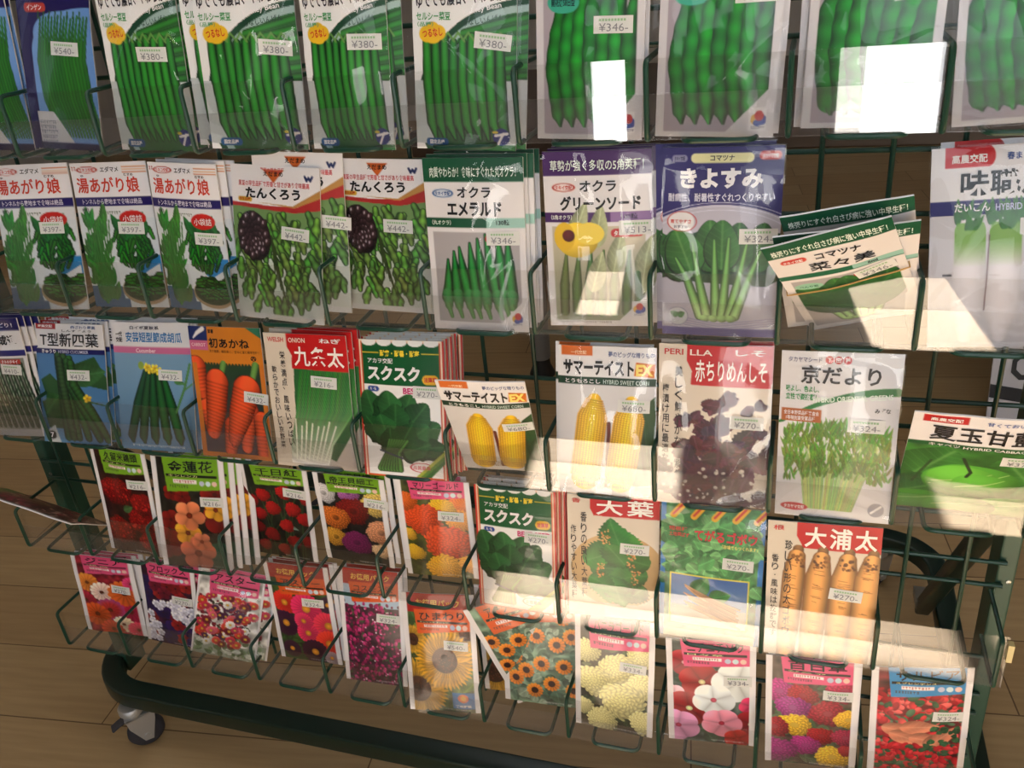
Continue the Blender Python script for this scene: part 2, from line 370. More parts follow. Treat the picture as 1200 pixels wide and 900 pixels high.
    def leaves(s, x0, y0, x1, y1, cols, n, l0, l1, wf=.3, a0=0, a1=360):
        for _ in range(n):
            c = cols[s.r.randint(len(cols))]; l = l0 + (l1 - l0) * s.r.rand()
            s.leaf(x0 + (x1 - x0) * s.r.rand(), y0 + (y1 - y0) * s.r.rand(), l, l * wf, a0 + (a1 - a0) * s.r.rand(), c)
    def noise(s, x0, y0, x1, y1, amp, g=6):
        sl = s.win(x0, y0, x1, y1)
        h, w_ = s.c[sl].shape[:2]; r = s.r.rand(h // g + 2, w_ // g + 2)
        yy = np.arange(h) / g; xx = np.arange(w_) / g; iy = yy.astype(int); ix = xx.astype(int); fy = (yy - iy)[:, None]; fx = (xx - ix)[None]
        v = r[iy][:, ix] * (1 - fy) * (1 - fx) + r[iy + 1][:, ix] * fy * (1 - fx) + r[iy][:, ix + 1] * (1 - fy) * fx + r[iy + 1][:, ix + 1] * fy * fx
        s.c[sl] = np.clip(s.c[sl] * (1 + amp * (v[..., None] - .5) * 2), 0, 255)
    def grad(s, x0, y0, x1, y1, c0, c1):
        sl = s.win(x0, y0, x1, y1); t = ((s.Y[sl] - y0) / (y1 - y0))[..., None]; s.put(sl, np.ones(t.shape[:2]), np.array(c0, float) * (1 - t) + np.array(c1, float) * t)
    def scrib(s, x0, y0, x1, h, col, rows=1, gap=1.5):
        for k in range(rows):
            x = x0
            while x < x1 - h * .5:
                w_ = h * (.5 + .5 * s.r.rand()); y = y0 + k * h * gap
                s.rect(x, y, x + w_ * .8, y + h * .3, col); s.rect(x + w_ * .3, y, x + w_ * .5, y + h, col)
                if s.r.rand() > .5: s.rect(x, y + h * .65, x + w_ * .8, y + h * .9, col)
                x += w_ + h * .25
    def T(s, txt, x, y, w_, h, col, b=.02, rot=0, v=False, sh=0): s.t.append((txt, x, y, w_, h, tuple(col), b, rot, v, sh))
    def petlogo(s, x, y, r):
        s.rect(x - r * 1.3, y - r * 1.3, x + r * 1.3, y + r * 1.4, (232, 232, 236))
        s.ell(x - r * .55, y + r * .1, r * .5, r * .6, (240, 190, 60)); s.ell(x + r * .55, y + r * .15, r * .5, r * .6, (60, 80, 180)); s.ell(x - r * .1, y + r * .5, r * .6, r * .4, (50, 90, 190)); s.ell(x + .05 * r, y - r * .35, r * .62, r * .62, (214, 40, 50))
        s.scrib(x - r * .9, y + r * .95, x + r * .9, r * .3, (60, 60, 110))
K = (22, 22, 26); W = (238, 236, 240)
def blobpill(a, x0, y0, x1, y1, col):
    r = (y1 - y0) / 2; a.cap([(x0 + r, y0 + r), (x1 - r, y0 + r)], r, col, 0)

# ------------------------------------------------------------------ designs (x 0..1, y 0..1.6)
def d_navy(s):
    a = A((38, 30, 105), s); a.T('平莢インゲン', .12, .08, .8, .13, W, .03)
    a.ell(.95, .75, .80, .40, (120, 165, 225)); a.poly([(.15, .75), (.6, .4), (1, .36), (1, 1.54), (.15, 1.54)], (120, 165, 225)); a.ell(.62, .58, .42, .20, (120, 165, 225))
    blobpill(a, .1, .31, .42, .39, (205, 70, 60)); a.T('インゲン', .15, .325, .22, .05, W)
    for i in range(16):
        x = .30 + i * .042; g = a.r.rand() * 22; a.cap([(x + .03, .42 + .03 * a.r.rand()), (x - .05, .8), (x - .02, 1.15), (x + .1, 1.48)], [.012, .026, .027, .014], (44 + g * .5, 112 + g, 48), .5)
    for i in range(8): a.cap([(.3 + i * .08, .44), (.31 + i * .08, .39)], .01, (60, 110, 50), 0)
    a.poly([(.12, 1.26), (.36, 1.26), (.62, 1.54), (.12, 1.54)], (205, 206, 214)); a.scrib(.14, 1.34, .38, .03, (90, 95, 120), 5)
    a.rect(0, 1.54, 1, 1.6, (30, 26, 80)); a.rect(0, 0, .1, 1.6, (38, 30, 105)); return a
def d_kidney(s):
    a = A((232, 234, 238), s); a.T('ゆでても濃甘、やわらかい', .04, .25, .92, .125, (25, 25, 40), .02, 4)
    a.T('セルシー菜豆', .04, .43, .34, .07, (70, 150, 90)); a.T('（品種）', .05, .51, .16, .04, (90, 160, 110))
    sl = a.win(0, .3, 1, 1.6); X, Y = a.X[sl], a.Y[sl]; d = np.hypot((X - 1.15) / 1.13, (Y - 1.25) / .93)
    a.put(sl, (d < 1.0) * 1., np.array((28, 86, 58.))); a.put(sl, (d < .945) * 1., np.array((160, 190, 190.))); a.put(sl, (d < .885) * 1., np.array((52, 118, 60.)))
    for i in range(10): a.cap([(.5 - i * .03, .60 + i * .07), (1.0, .48 + i * .08)], .03, (52, 132 + 8 * (i % 3), 54), .6)
    a.rect(0, 1.0, .2, 1.55, (190, 200, 205)); a.rect(.88, 1.0, 1, 1.55, (200, 208, 214))
    for i in range(9):
        x = .14 + i * .088; t = .64 + .05 * a.r.rand() - .02 * (i > 4); g = 20 * a.r.rand()
        a.cap([(x, t), (x + .01 - .02 * a.r.rand(), 1.0), (x + .03, 1.36), (x + .06 + .03 * a.r.rand(), 1.50)], [.034, .047, .047, .012], (50 + g * .4, 136 + g, 58), .62, ol=(16, 54, 28))
    for i in range(7): a.cap([(.2 + i * .1, .66), (.25 + i * .1, .60), (.31 + i * .1, .67)], .010, (110, 160, 80), .2)
    a.ell(.14, .61, .075, .07, (245, 205, 40)); a.ell(.25, .60, .08, .065, (245, 205, 40)); a.ell(.2, .57, .07, .06, (245, 205, 40)); a.ell(.2, .64, .08, .05, (245, 205, 40))
    a.T('つるなし', .10, .565, .2, .07, (205, 50, 40), .02, 6)
    a.T('Kidney Bean', .50, .385, .36, .055, W, .012, 10); a.T('つるなしいんげん', .44, .475, .44, .055, (28, 60, 50), .01, 8)
    blobpill(a, .1, 1.50, .33, 1.57, (40, 110, 170)); a.T('固定品種', .14, 1.515, .15, .04, W)
    a.ell(.86, 1.48, .085, .075, (38, 60, 150)); a.cap([(.80, 1.47), (.92, 1.45)], .011, W, 0); a.cap([(.88, 1.45), (.83, 1.54)], .011, W, 0); a.ell(.80, 1.44, .03, .012, (230, 210, 60)); return a
def d_broad(s, wide=False):
    a = A((168, 158, 172), s); n = 6
    for i in range(n + 1):
        b = .17 + i * (.70 / n); tx = .42 + (i - 2.2) * (.11 if not wide else .12); g = (30, 128 + 10 * (i % 3), 46 + 6 * (i % 2))
        tp = .28 + .05 * abs(i - 3) + .04 * a.r.rand(); w_ = .072 if not wide else .105
        a.cap([(tx + .095, tp), (tx + .035, tp + .35), (b + .005, 1.05), (b + .045, 1.40), (b + .065, 1.50)], [.02, w_, w_ * 1.1, w_ * .85, .008], (14, 70, 30), .2); a.cap([(tx + .08, tp), (tx + .02, tp + .35), (b - .01, 1.05), (b + .03, 1.40), (b + .05, 1.50)], [.02, w_, w_ * 1.05, w_ * .8, .008], g, .75, 6.2, .04)
    blobpill(a, .12, .50, .40, .64, (70, 190, 165)); a.ell(.26, .57, .15, .08, (70, 190, 165)); a.T('開花後58日型', .15, .54, .22, .06, (15, 40, 50), .02)
    a.T('絹さや大莢', .15, .1, .7, .18, (30, 90, 50), .03)
    blobpill(a, .50, .44, .84, .53, (214, 40, 56)); a.T('タネのタキイ', .54, .455, .26, .055, W, .02)
    a.poly([(1, 1.18), (1, 1.6), (.56, 1.6)], (214, 212, 220)); a.petlogo(.87, 1.46, .062)
    a.rect(0, 0, .07, 1.6, (210, 208, 216)); a.rect(.93, 0, 1, 1.6, (210, 208, 216)); a.rect(0, 1.56, 1, 1.6, (210, 208, 216)); return a
def d_bigbean(s):
    a = d_broad(s, True)
    if s % 2: 
        a.leaf(.62, .2, .5, .12, -70, (200, 200, 150)); a.ell(.36, .42, .08, .12, (200, 205, 165), .4, .3)
    else:
        a.leaf(.55, .35, .55, .1, -75, (205, 200, 120)); a.leaf(.75, .9, .5, .09, -110, (200, 195, 120))
    return a
def d_yu(s):
    a = A((205, 214, 224), s); a.rect(0, 0, 1, .37, (232, 232, 240)); a.scrib(.02, .04, .1, .04, (190, 70, 60)); a.ell(.22, .075, .14, .036, (200, 60, 50), 0, 0, 1.5)
    a.T('カネコ交配', .12, .055, .2, .04, (200, 60, 50)); a.T('エダマメ', .40, .045, .24, .06, (30, 30, 50), .02)
    for y in (.045, .075, .1): a.rect(.68, y, .99, y + .012, (225, 140, 70) if y != .075 else (235, 190, 150))
    a.T('湯あがり娘', .06, .155, .82, .17, (203, 62, 38), .02); a.T('ゆ', .13, .125, .04, .025, (40, 40, 60)); a.T('むすめ', .70, .12, .12, .03, (60, 40, 40))
    a.rect(0, .37, 1, .465, (46, 34, 122)); a.T('トンネルから露地まで食味は絶品', .1, .385, .78, .06, (225, 220, 240), .01)
    a.rect(0, .465, 1, .6, (214, 218, 226)); a.ell(.12, .505, .045, .028, (30, 30, 30), 0, 0, 1.2); a.T('PVP', .09, .49, .06, .03, K); a.scrib(.33, .52, .6, .03, (60, 90, 60))
    a.rect(0, 1.35, .5, 1.6, (70, 110, 150)); a.rect(.78, 1.0, 1, 1.2, (50, 150, 215)); a.ell(.8, 1.15, .14, .12, (50, 150, 215))
    for i in range(64):
        x = .06 + .3 * a.r.rand(); y = .58 + .9 * a.r.rand(); an = 60 + 60 * a.r.rand(); l = .13 + .1 * a.r.rand()
        a.leaf(x, y + .1, l * 1.2, l * .24, an + (60 * (a.r.rand() - .5)), (46 + 34 * a.r.rand(), 112 + 50 * a.r.rand(), 58), (130, 180, 110))
    for i in range(9): a.cap([(.18 + .015 * i, 1.5), (.1 + .04 * i, .62)], .009, (70, 130, 60), .3)
    for i in range(90):
        x = .5 + .42 * a.r.rand(); y = .62 + .46 * a.r.rand()
        if (x - .72) ** 2 / .07 + (y - .88) ** 2 / .1 > 1: continue
        l = .07 + .06 * a.r.rand(); an = 4 * a.r.rand(); a.cap([(x, y), (x + l * cos(an) * .5, y + l * .9)], [.022, .013], (34 + 30 * a.r.rand(), 104 + 46 * a.r.rand(), 44), .5, ol=(20, 56, 30))
    for i in range(12): a.leaf(.5 + .4 * a.r.rand(), .72 + .15 * a.r.rand(), .22, .05, 60 + 80 * a.r.rand(), (40, 120, 60))
    a.poly([(.44, 1.5), (.42, 1.05), (.52, 1.12), (.75, 1.22), (.98, 1.1), (1, 1.5)], (214, 222, 230))
    a.ell(.73, 1.40, .30, .17, (176, 150, 116)); a.ell(.73, 1.38, .28, .15, (46, 70, 36))
    for i in range(60):
        x = .73 + .25 * (a.r.rand() - .5) * 2; y = 1.33 + .12 * (a.r.rand() - .5) * 2; a.cap([(x - .03, y), (x + .03, y + .03 * (a.r.rand() - .3))], .016, (44 + 24 * a.r.rand(), 110 + 40 * a.r.rand(), 46), .5, ol=(20, 44, 24))
    a.ell(.73, .60, .165, .085, (214, 44, 38)); a.T('小袋詰', .61, .565, .24, .075, W, .006); return a
def d_tan(s):
    a = A((198, 206, 204), s); a.rect(0, 0, 1, .4, (232, 231, 236)); a.poly([(.37, .04), (.61, .04), (.49, .17)], (226, 120, 50)); a.T('えだまめ', .38, .055, .22, .05, (25, 20, 20), .02)
    a.T('黒豆の早生品種で芳香と甘さがあり食味最高', .09, .155, .80, .055, (205, 70, 80), .012); a.T('たんくろう', .17, .22, .62, .115, (22, 24, 28), .04)
    a.cap([(.84, .09), (.86, .13), (.88, .10), (.9, .13), (.92, .09)], .012, (40, 60, 120), 0)
    blobpill(a, .07, .32, .24, .37, (228, 190, 60)); a.T('早生品種', .09, .33, .13, .03, (180, 60, 30))
    a.poly([(0, .375), (.45, .40), (.75, .40), (1, .28), (1, .46), (.7, .47), (0, .42)], (196, 60, 62)); a.poly([(.3, .37), (.7, .39), (1, .22), (1, .30), (.72, .41)], (206, 160, 90))
    a.rect(0, .47, 1, 1.6, (196, 206, 204)); a.poly([(0, .415), (.72, .46), (1, .42), (1, .8), (0, .8)], (120, 160, 100))
    for i in range(92):
        x = .03 + .94 * a.r.rand(); y = .44 + .95 * (i / 92) + .06 * a.r.rand(); an = a.r.rand() * 1.5 - .75; l = .19
        if y > 1.0 and (x < .12 + .3 * (y - 1.1) or x > .97 - .35 * (y - 1.0)): continue
        a.cap([(x, y), (x + l * .5 * sin(an), y + l * .5), (x + l * .9 * sin(an * .7), y + l * .95)], [.026, .046, .020], (84 + 34 * a.r.rand(), 130 + 40 * a.r.rand(), 66), .75, 11, .07, ol=(40, 70, 40))
    for i in range(5): a.cap([(.45, .7), (.47 + .03 * i, 1.1 + .08 * i)], .007, (60, 80, 40), .2)
    a.ell(.24, .72, .20, .26, (40, 30, 32), -.2)
    for i in range(44):
        t = 2.4 * i; q = (i / 44) ** .5; x = .24 + .165 * q * cos(t); y = .72 + .225 * q * sin(t)
        a.ell(x, y, .042, .056, (22, 14, 18), .4); a.ell(x, y, .037, .051, (62, 40, 46), .4, .8); a.ell(x - .008, y - .018, .007, .016, (200, 192, 204), .3)
    a.rect(0, 1.54, 1, 1.6, (205, 210, 216)); return a
def okra_base(s, band, t1, t2, t3, band2):
    a = A((226, 224, 230), s); a.rect(0, 0, 1, .21, band); a.T(t1, .07, .075, .86, .095, (225, 238, 232), .012)
    blobpill(a, .08, .27, .30, .35, (205, 215, 230) if band[1] > 60 else (236, 220, 220)); a.ell(.19, .31, .11, .038, (60, 110, 180) if band[1] > 60 else (200, 70, 60), 0, 0, 1.5); a.T('タキイ交配', .11, .29, .16, .04, (50, 90, 160) if band[1] > 60 else (200, 60, 50))
    a.T('オクラ', .34, .25, .34, .10, (30, 30, 36), .025); a.T(t2, .15 if len(t2) > 6 else .23, .385, .75 if len(t2) > 6 else .55, .13, (24, 24, 28), .04)
    a.rect(0, .53, 1, .62, band); a.rect(.62, .53, 1, .62, band2); a.T(t3, .06, .55, .2, .045, (225, 235, 230)); return a
def d_okra(s):
    a = okra_base(s, (20, 104, 72), '肉質やわらか！食味にすぐれた丸オクラ！', 'エメラルド', '（丸オクラ）', (160, 208, 200)); a.T('130粒', .72, .545, .13, .05, (30, 50, 50))
    a.rect(.06, .66, .94, 1.52, (170, 166, 172)); gs = [(.20, .92, .17), (.27, .84, .28), (.33, .80, .40), (.44, .76, .48), (.52, .72, .58), (.60, .68, .70), (.72, .68, .78), (.82, .70, .84)]
    for tx, ty, bx in gs: a.cap([(tx, ty), ((tx * .6 + bx * .4), ty + .25), (bx, 1.28)], [.006, .046, .060], (30, 140, 64), .8, ol=(16, 70, 36))
    for tx, ty, bx in gs: a.cap([(bx, 1.26), (bx + .005, 1.36)], [.064, .045], (64, 150, 84), .5); a.cap([(bx, 1.36), (bx + .03, 1.47)], [.03, .02], (84, 150, 80), .4)
    blobpill(a, .60, .68, .90, .755, (208, 40, 44)); a.T('タネのタキイ', .63, .695, .24, .048, W, .03)
    a.poly([(1, 1.26), (1, 1.6), (.64, 1.6)], (226, 224, 230)); a.petlogo(.89, 1.47, .055); a.rect(0, 1.54, 1, 1.6, (226, 224, 230)); a.rect(.94, .62, 1, 1.6, (226, 224, 230)); return a
def d_okra2(s):
    a = okra_base(s, (84, 36, 118), '草勢が強く多収の5角莢種！', 'グリーンソード', '（5角オクラ）', (150, 112, 176)); a.T('100粒', .72, .545, .15, .05, (50, 30, 70))
    a.rect(.07, .66, .93, 1.54, (196, 190, 180)); a.grad(.07, .66, .93, 1.54, (200, 190, 170), (150, 160, 130))
    for i in range(7): x = .16 + .12 * i; a.cap([(x + .03, .85 + .06 * a.r.rand()), (x, 1.2), (x - .01, 1.46)], [.012, .05, .045], (72 + 30 * a.r.rand(), 120, 66), .7)
    for i in range(6): a.leaf(.2 + .7 * a.r.rand(), 1.3 - .5 * a.r.rand(), .4, .09, 60 + 60 * a.r.rand(), (170, 180, 140))
    a.ell(.3, .78, .2, .16, (244, 214, 60), 0, .2); a.ell(.42, .72, .14, .1, (248, 226, 90)); a.ell(.18, .75, .1, .13, (240, 205, 50)); a.ell(.22, .74, .06, .055, (110, 40, 44), 0, .3)
    a.cap([(.86, 1.1), (.88, 1.42)], [.03, .03], (40, 110, 50), .4); blobpill(a, .62, .68, .92, .755, (208, 50, 60)); a.T('タネのタキイ', .65, .695, .24, .048, W, .03)
    a.poly([(1, 1.24), (1, 1.6), (.62, 1.6)], (226, 224, 230)); a.petlogo(.87, 1.43, .055); a.scrib(.1, 1.55, .6, .02, (100, 100, 100)); return a
def komatsuna(a, cx, by, sc=1):
    P1 = lambda x, y: (cx + x * sc, by - y * sc)
    for x, y, l, w_, an, c in ((-.46, .40, .42, .17, 112, 0), (.46, .42, .40, .16, 68, -4), (-.30, .36, .46, .19, 106, 10), (.30, .44, .44, .15, 78, 2), (.14, .44, .44, .15, 86, -10), (-.06, .44, .46, .17, 94, 16), (-.25, .42, .42, .18, 112, 22), (.02, .46, .44, .16, 90, 12)):
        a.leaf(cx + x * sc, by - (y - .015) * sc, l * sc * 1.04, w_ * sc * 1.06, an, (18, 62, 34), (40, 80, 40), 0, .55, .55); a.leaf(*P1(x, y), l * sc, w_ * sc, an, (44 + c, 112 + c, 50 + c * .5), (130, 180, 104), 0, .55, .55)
    for tx, ty in ((-.40, .55), (-.25, .70), (-.05, .72), (.08, .74), (.24, .70), (.36, .62)):
        a.cap([P1(tx, ty), P1(tx * .75, .38), P1(tx * .42, .03)], [.010 * sc, .028 * sc, .042 * sc], (112, 172, 90), .55, tip=(160, 202, 130), ol=(50, 100, 50))
    for i in range(4): a.ell(*P1(-.12 + .08 * i, .0), .05 * sc, .035 * sc, (146, 190, 116), 0, .4)
def d_kiyo(s):
    a = A((52, 44, 130), s); blobpill(a, .24, .05, .76, .125, (232, 230, 176)); a.T('コマツナ', .40, .065, .2, .045, (40, 40, 60), .02)
    blobpill(a, .08, .06, .21, .115, (150, 150, 190)); a.T('タキイ交配', .10, .07, .09, .035, (40, 40, 80)); blobpill(a, .80, .04, .98, .11, (214, 56, 50)); a.T('タカヤマ交配', .825, .06, .13, .035, W)
    a.T('きよすみ', .15, .165, .69, .165, (238, 238, 246), .045); a.T('耐病性、耐暑性すぐれつくりやすい', .05, .365, .89, .07, (225, 225, 245), .015)
    a.rect(0, .62, 1, 1.55, (186, 184, 204)); a.ell(.5, .98, .82, .52, (186, 184, 204))
    for q in (0, .03, .06): a.ell(.5, .98 + q, .86 - q, .54, (220, 220, 240), 0, 0, 1.2)
    a.poly([(0, .78), (.5, .62), (1, .7), (1, 1.1), (.9, 1.15), (.1, 1.1), (0, 1.05)], (40, 84, 60))
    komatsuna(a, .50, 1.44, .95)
    a.cap([(.12, .6), (.2, .6)], .075, (225, 225, 230), 0); a.ell(.17, .6, .13, .085, (205, 70, 70), 0, 0, 1.5); a.T('育てやすさ', .07, .58, .18, .035, (200, 60, 60), .02); a.T('おすすめ', .1, .63, .12, .025, (60, 60, 100))
    for q in range(4): a.cap([(.2, 1.44 + q * .022), (.5, 1.49 + q * .02), (1, 1.43 + q * .02)], .004, (150, 146, 190), 0)
    a.ell(.14, 1.43, .095, .085, (200, 205, 215)); a.ell(.14, 1.43, .095, .085, (120, 120, 160), 0, 0, 1.3); a.leaf(.14, 1.43, .075, .03, 30, (70, 140, 80)); a.leaf(.14, 1.43, .075, .03, 150, (70, 140, 80))
    a.rect(0, 1.53, 1, 1.6, (96, 88, 165)); return a
def d_sai(s):
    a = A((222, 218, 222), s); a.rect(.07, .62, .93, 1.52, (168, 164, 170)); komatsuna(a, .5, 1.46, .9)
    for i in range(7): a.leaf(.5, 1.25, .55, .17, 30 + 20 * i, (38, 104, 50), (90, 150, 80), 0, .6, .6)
    a.rect(0, 0, .07, 1.6, (222, 218, 222)); a.rect(.93, 0, 1, 1.6, (222, 218, 222)); a.rect(0, 0, 1, .62, (222, 218, 222))
    a.rect(0, 0, 1, .19, (18, 104, 72)); a.T('株張りにすぐれ白さび病に強い中早生種！', .05, .07, .9, .09, (228, 240, 234), .015)
    blobpill(a, .08, .25, .29, .32, (224, 80, 70)); a.T('タキイ交配', .1, .265, .16, .04, W); a.T('コマツナ', .36, .235, .36, .085, (24, 28, 28), .02); a.T('菜々美', .28, .36, .52, .12, (24, 26, 30), .01)
    a.rect(0, .51, 1, .58, (34, 120, 88)); a.rect(.6, .51, 1, .57, (150, 200, 190)); a.T('6ml', .72, .515, .08, .04, K)
    blobpill(a, .58, .64, .92, .72, (214, 50, 56)); a.T('タネのタキイ', .62, .655, .26, .05, W, .02)
    a.ell(.2, .72, .12, .05, (150, 205, 180)); a.T('べんり菜', .12, .70, .16, .035, (30, 110, 80)); return a
def d_daikon(s):
    a = A((226, 226, 234), s); a.rect(.1, 0, .42, .16, (216, 28, 40)); a.ell(.42, .08, .05, .08, (216, 28, 40)); a.T('高農交配', .15, .06, .26, .07, W, .02)
    a.T('春まきだいこん', .55, .06, .4, .06, (50, 80, 150)); a.T('味職人', .22, .19, .66, .20, (20, 20, 24), .02); a.rect(0, .42, 1, .54, (40, 34, 128)); a.T('だいこん', .18, .44, .26, .07, W, .02); a.T('HYBRID RADISH', .48, .455, .4, .055, (200, 205, 235), .01)
    a.rect(0, .54, 1, 1.6, (206, 204, 214)); a.grad(.02, .54, 1, 1.56, (208, 206, 214), (196, 194, 206))
    for i in range(24): a.leaf(.2 + .7 * a.r.rand(), .62, .22, .03, 40 + 100 * a.r.rand(), (60, 130, 60))
    for x in (.30, .56, .88):
        a.cap([(x, .66), (x, .9), (x - .01, 1.3), (x - .02, 1.5)], [.1, .125, .125, .06], (226, 222, 230), .16); 
        sl = a.win(x - .12, .6, x + .12, .98); X, Y = a.X[sl], a.Y[sl]; k = (np.clip((.95 - Y) * 5, 0, 1)) * (np.abs(X - x) < .118 - .1 * np.clip(.66 - Y, 0, 1) * 3); a.put(sl, k * .8, np.array((128, 190, 70.)))
        for i in range(7): a.leaf(x - .04 + .08 * a.r.rand(), .66, .14, .018, 60 + 60 * a.r.rand(), (70, 140, 60))
    a.cap([(.44, .7), (.42, 1.3)], .005, (120, 90, 100), 0); a.rect(.1, 1.0, .17, 1.02, (90, 90, 100)); return a
def d_cuc1(s):
    a = A((222, 222, 228), s); a.rect(0, 0, 1, .16, (40, 40, 120)); a.T('まで早どり！', .3, .06, .6, .06, (220, 220, 240)); a.T('夏秋節成進', .15, .22, .75, .15, (24, 24, 30), .035)
    a.rect(0, .42, 1, .5, (60, 56, 140)); a.rect(.05, .52, .95, 1.54, (130, 136, 128))
    for i in range(9): x = .12 + .1 * i; a.cap([(x - .03, .6), (x + .02, 1.0), (x + .09, 1.45)], [.03, .045, .035], (30, 66, 44), .8, 16, .03); a.cap([(x - .03, .65), (x + .03, 1.1)], .005, (180, 200, 180), 0)
    a.rect(.55, .54, .9, .6, (205, 70, 60)); a.T('タネのタキイ', .58, .545, .28, .045, W, .02); a.rect(.05, 1.5, .95, 1.6, (170, 170, 175)); return a
def d_cucT(s):
    a = A((226, 226, 232), s); a.rect(.02, 0, .32, .07, (190, 40, 44)); a.T('時無交配', .06, .015, .22, .04, W); a.T('歯ざわり最高', .55, .02, .35, .045, (80, 100, 150)); a.T('しんすずよう', .42, .075, .42, .03, (40, 40, 60)); a.T('T型新四葉', .08, .12, .85, .18, (22, 22, 28), .014)
    a.rect(0, .325, 1, .40, (36, 38, 120)); a.T('きゅうり', .1, .34, .22, .05, W, .02); a.T('HYBRID CUCUMBER', .36, .345, .42, .04, (190, 195, 225), .005)
    a.grad(0, .40, 1, 1.6, (86, 140, 196), (96, 150, 196)); G = (50, 96, 52)
    a.poly([(.1, .95), (.04, .75), (.2, .66), (.34, .8), (.3, 1.3), (.1, 1.3)], G); a.poly([(.5, .55), (.85, .42), (1, .7), (1, .86), (.7, .8), (.5, .75)], G); a.poly([(.02, 1.05), (.3, .95), (.4, 1.4), (.1, 1.4)], (40, 86, 44))
    a.leaf(.5, .7, .5, .16, 10, (60, 110, 60)); a.leaf(.3, .95, .35, .13, 230, (48, 100, 50))
    for i, (x, e) in enumerate(((.34, .36), (.42, .52), (.50, .66), (.36, .44), (.46, .82), (.52, .94))): a.cap([(x, .42 + .02 * i), (x + .02, .8), ((x + e) / 2 + .03, 1.15), (e + .02, 1.52)], [.045, .055, .058, .045], (44 + 6 * (i % 2), 80 + 8 * (i % 3), 44), .7, 18, .02, ol=(20, 44, 24))
    a.fl(.72, .98, .06, 5, (240, 200, 50), (200, 140, 30), .2, .5); a.cap([(.74, 1.02), (.98, 1.07)], .01, (60, 110, 60), 0)
    a.poly([(.06, 1.6), (.06, 1.45), (.2, 1.36), (.26, 1.6)], (190, 195, 200)); a.ell(.14, 1.5, .06, .06, (25, 25, 30)); a.T('7', .115, 1.465, .05, .07, W, .03); return a
def d_cucA(s):
    a = A((226, 226, 232), s); a.T('白イボ夏秋系', .25, .045, .38, .045, (60, 60, 80)); a.T('一代', .05, .12, .09, .06, K, .02); a.T('交配', .05, .19, .09, .06, K, .02); a.T('安芸短型節成胡瓜', .19, .12, .72, .13, (34, 120, 190), .014)
    a.rect(0, .30, 1, .39, (216, 120, 168)); a.T('Cucumber', .32, .32, .26, .05, (248, 225, 235), .015); a.rect(0, .39, 1, 1.6, (128, 170, 205)); a.grad(0, .39, 1, 1.6, (130, 172, 206), (104, 150, 190))
    for i, (t, b) in enumerate(((.42, .16), (.47, .32), (.52, .48), (.58, .64), (.64, .80))): a.cap([(t, .60), (t * .5 + b * .5, 1.0), (b, 1.42), (b + .01, 1.5)], [.02, .055, .05, .015], (34 + 6 * (i % 2), 84 + 6 * i, 52), .6, ol=(14, 40, 26))
    for x, y in ((.44, .58), (.5, .56), (.56, .60), (.40, .55)): a.fl(x + .05, y, .055, 5, (240, 215, 60), (220, 170, 40), .2, .5)
    a.ell(.37, .53, .04, .05, (160, 190, 80)); a.cap([(.98, .5), (.9, .8), (.78, 1.1)], .014, (90, 150, 80), .2); a.cap([(.9, .82), (1, .74)], .01, (90, 150, 80), 0); a.leaf(.78, .72, .14, .03, 350, (80, 140, 80)); a.scrib(.16, 1.53, .85, .025, (225, 232, 240)); return a
def d_carrot(s):
    a = A((230, 148, 42), s); a.rect(0, 0, .26, .17, (40, 60, 128)); a.cap([(.06, .14), (.12, .08), (.2, .03)], [.008, .022, .028], W, 0); a.rect(0, .17, .26, .28, (216, 116, 160)); a.T('CARROT', .03, .20, .2, .04, (245, 220, 225), .01)
    a.T('耐暑', .28, .03, .08, .05, K); a.T('初あかね', .28, .13, .56, .12, (30, 26, 22), .02); a.T('太り抜群、根形良く、甘みに富む極早生種！', .28, .27, .68, .035, (60, 40, 20), .005); a.T('㊇', .84, .33, .08, .06, K, .04); a.poly([(.8, 0), (1, 0), (1, .12)], (60, 140, 110))
    a.rect(.07, .43, .94, 1.54, (52, 62, 74)); a.grad(.07, .43, .94, 1.54, (40, 74, 48), (60, 46, 70))
    for i in range(20):
        x = .07 + .87 * i / 20; a.poly([(x, .40), (x + .0435, .40), (x + .022, .455)], (230, 148, 42))
    O = (222, 90, 44)
    for x in (.4, .83): a.cap([(x + .06, .44), (x, .62)], [.045, .04], (110, 160, 80), .4)
    for p, r in (([(.05, .5), (.1, .8)], [.14, .08]), ([(.15, 1.0), (.2, 1.3)], [.12, .08]), ([(.5, 1.2), (.42, 1.5)], [.12, .08]), ([(.72, 1.0), (.66, 1.45)], [.14, .07]), ([(.9, 1.1), (.88, 1.5)], [.1, .08]), ([(.34, .66), (.28, 1.0), (.2, 1.28), (.19, 1.34)], [.155, .14, .09, .02]), ([(.74, .74), (.62, 1.05), (.5, 1.35), (.47, 1.44)], [.17, .15, .09, .02])): a.cap(p, r, O, .42, 22, .012, ol=(120, 34, 24))
    a.rect(0, 0, 0, 0, O); a.rect(0, .44, .07, 1.6, (225, 142, 50)); a.rect(.94, .44, 1, 1.6, (225, 142, 50)); a.rect(0, 1.55, 1, 1.6, (225, 142, 50)); return a
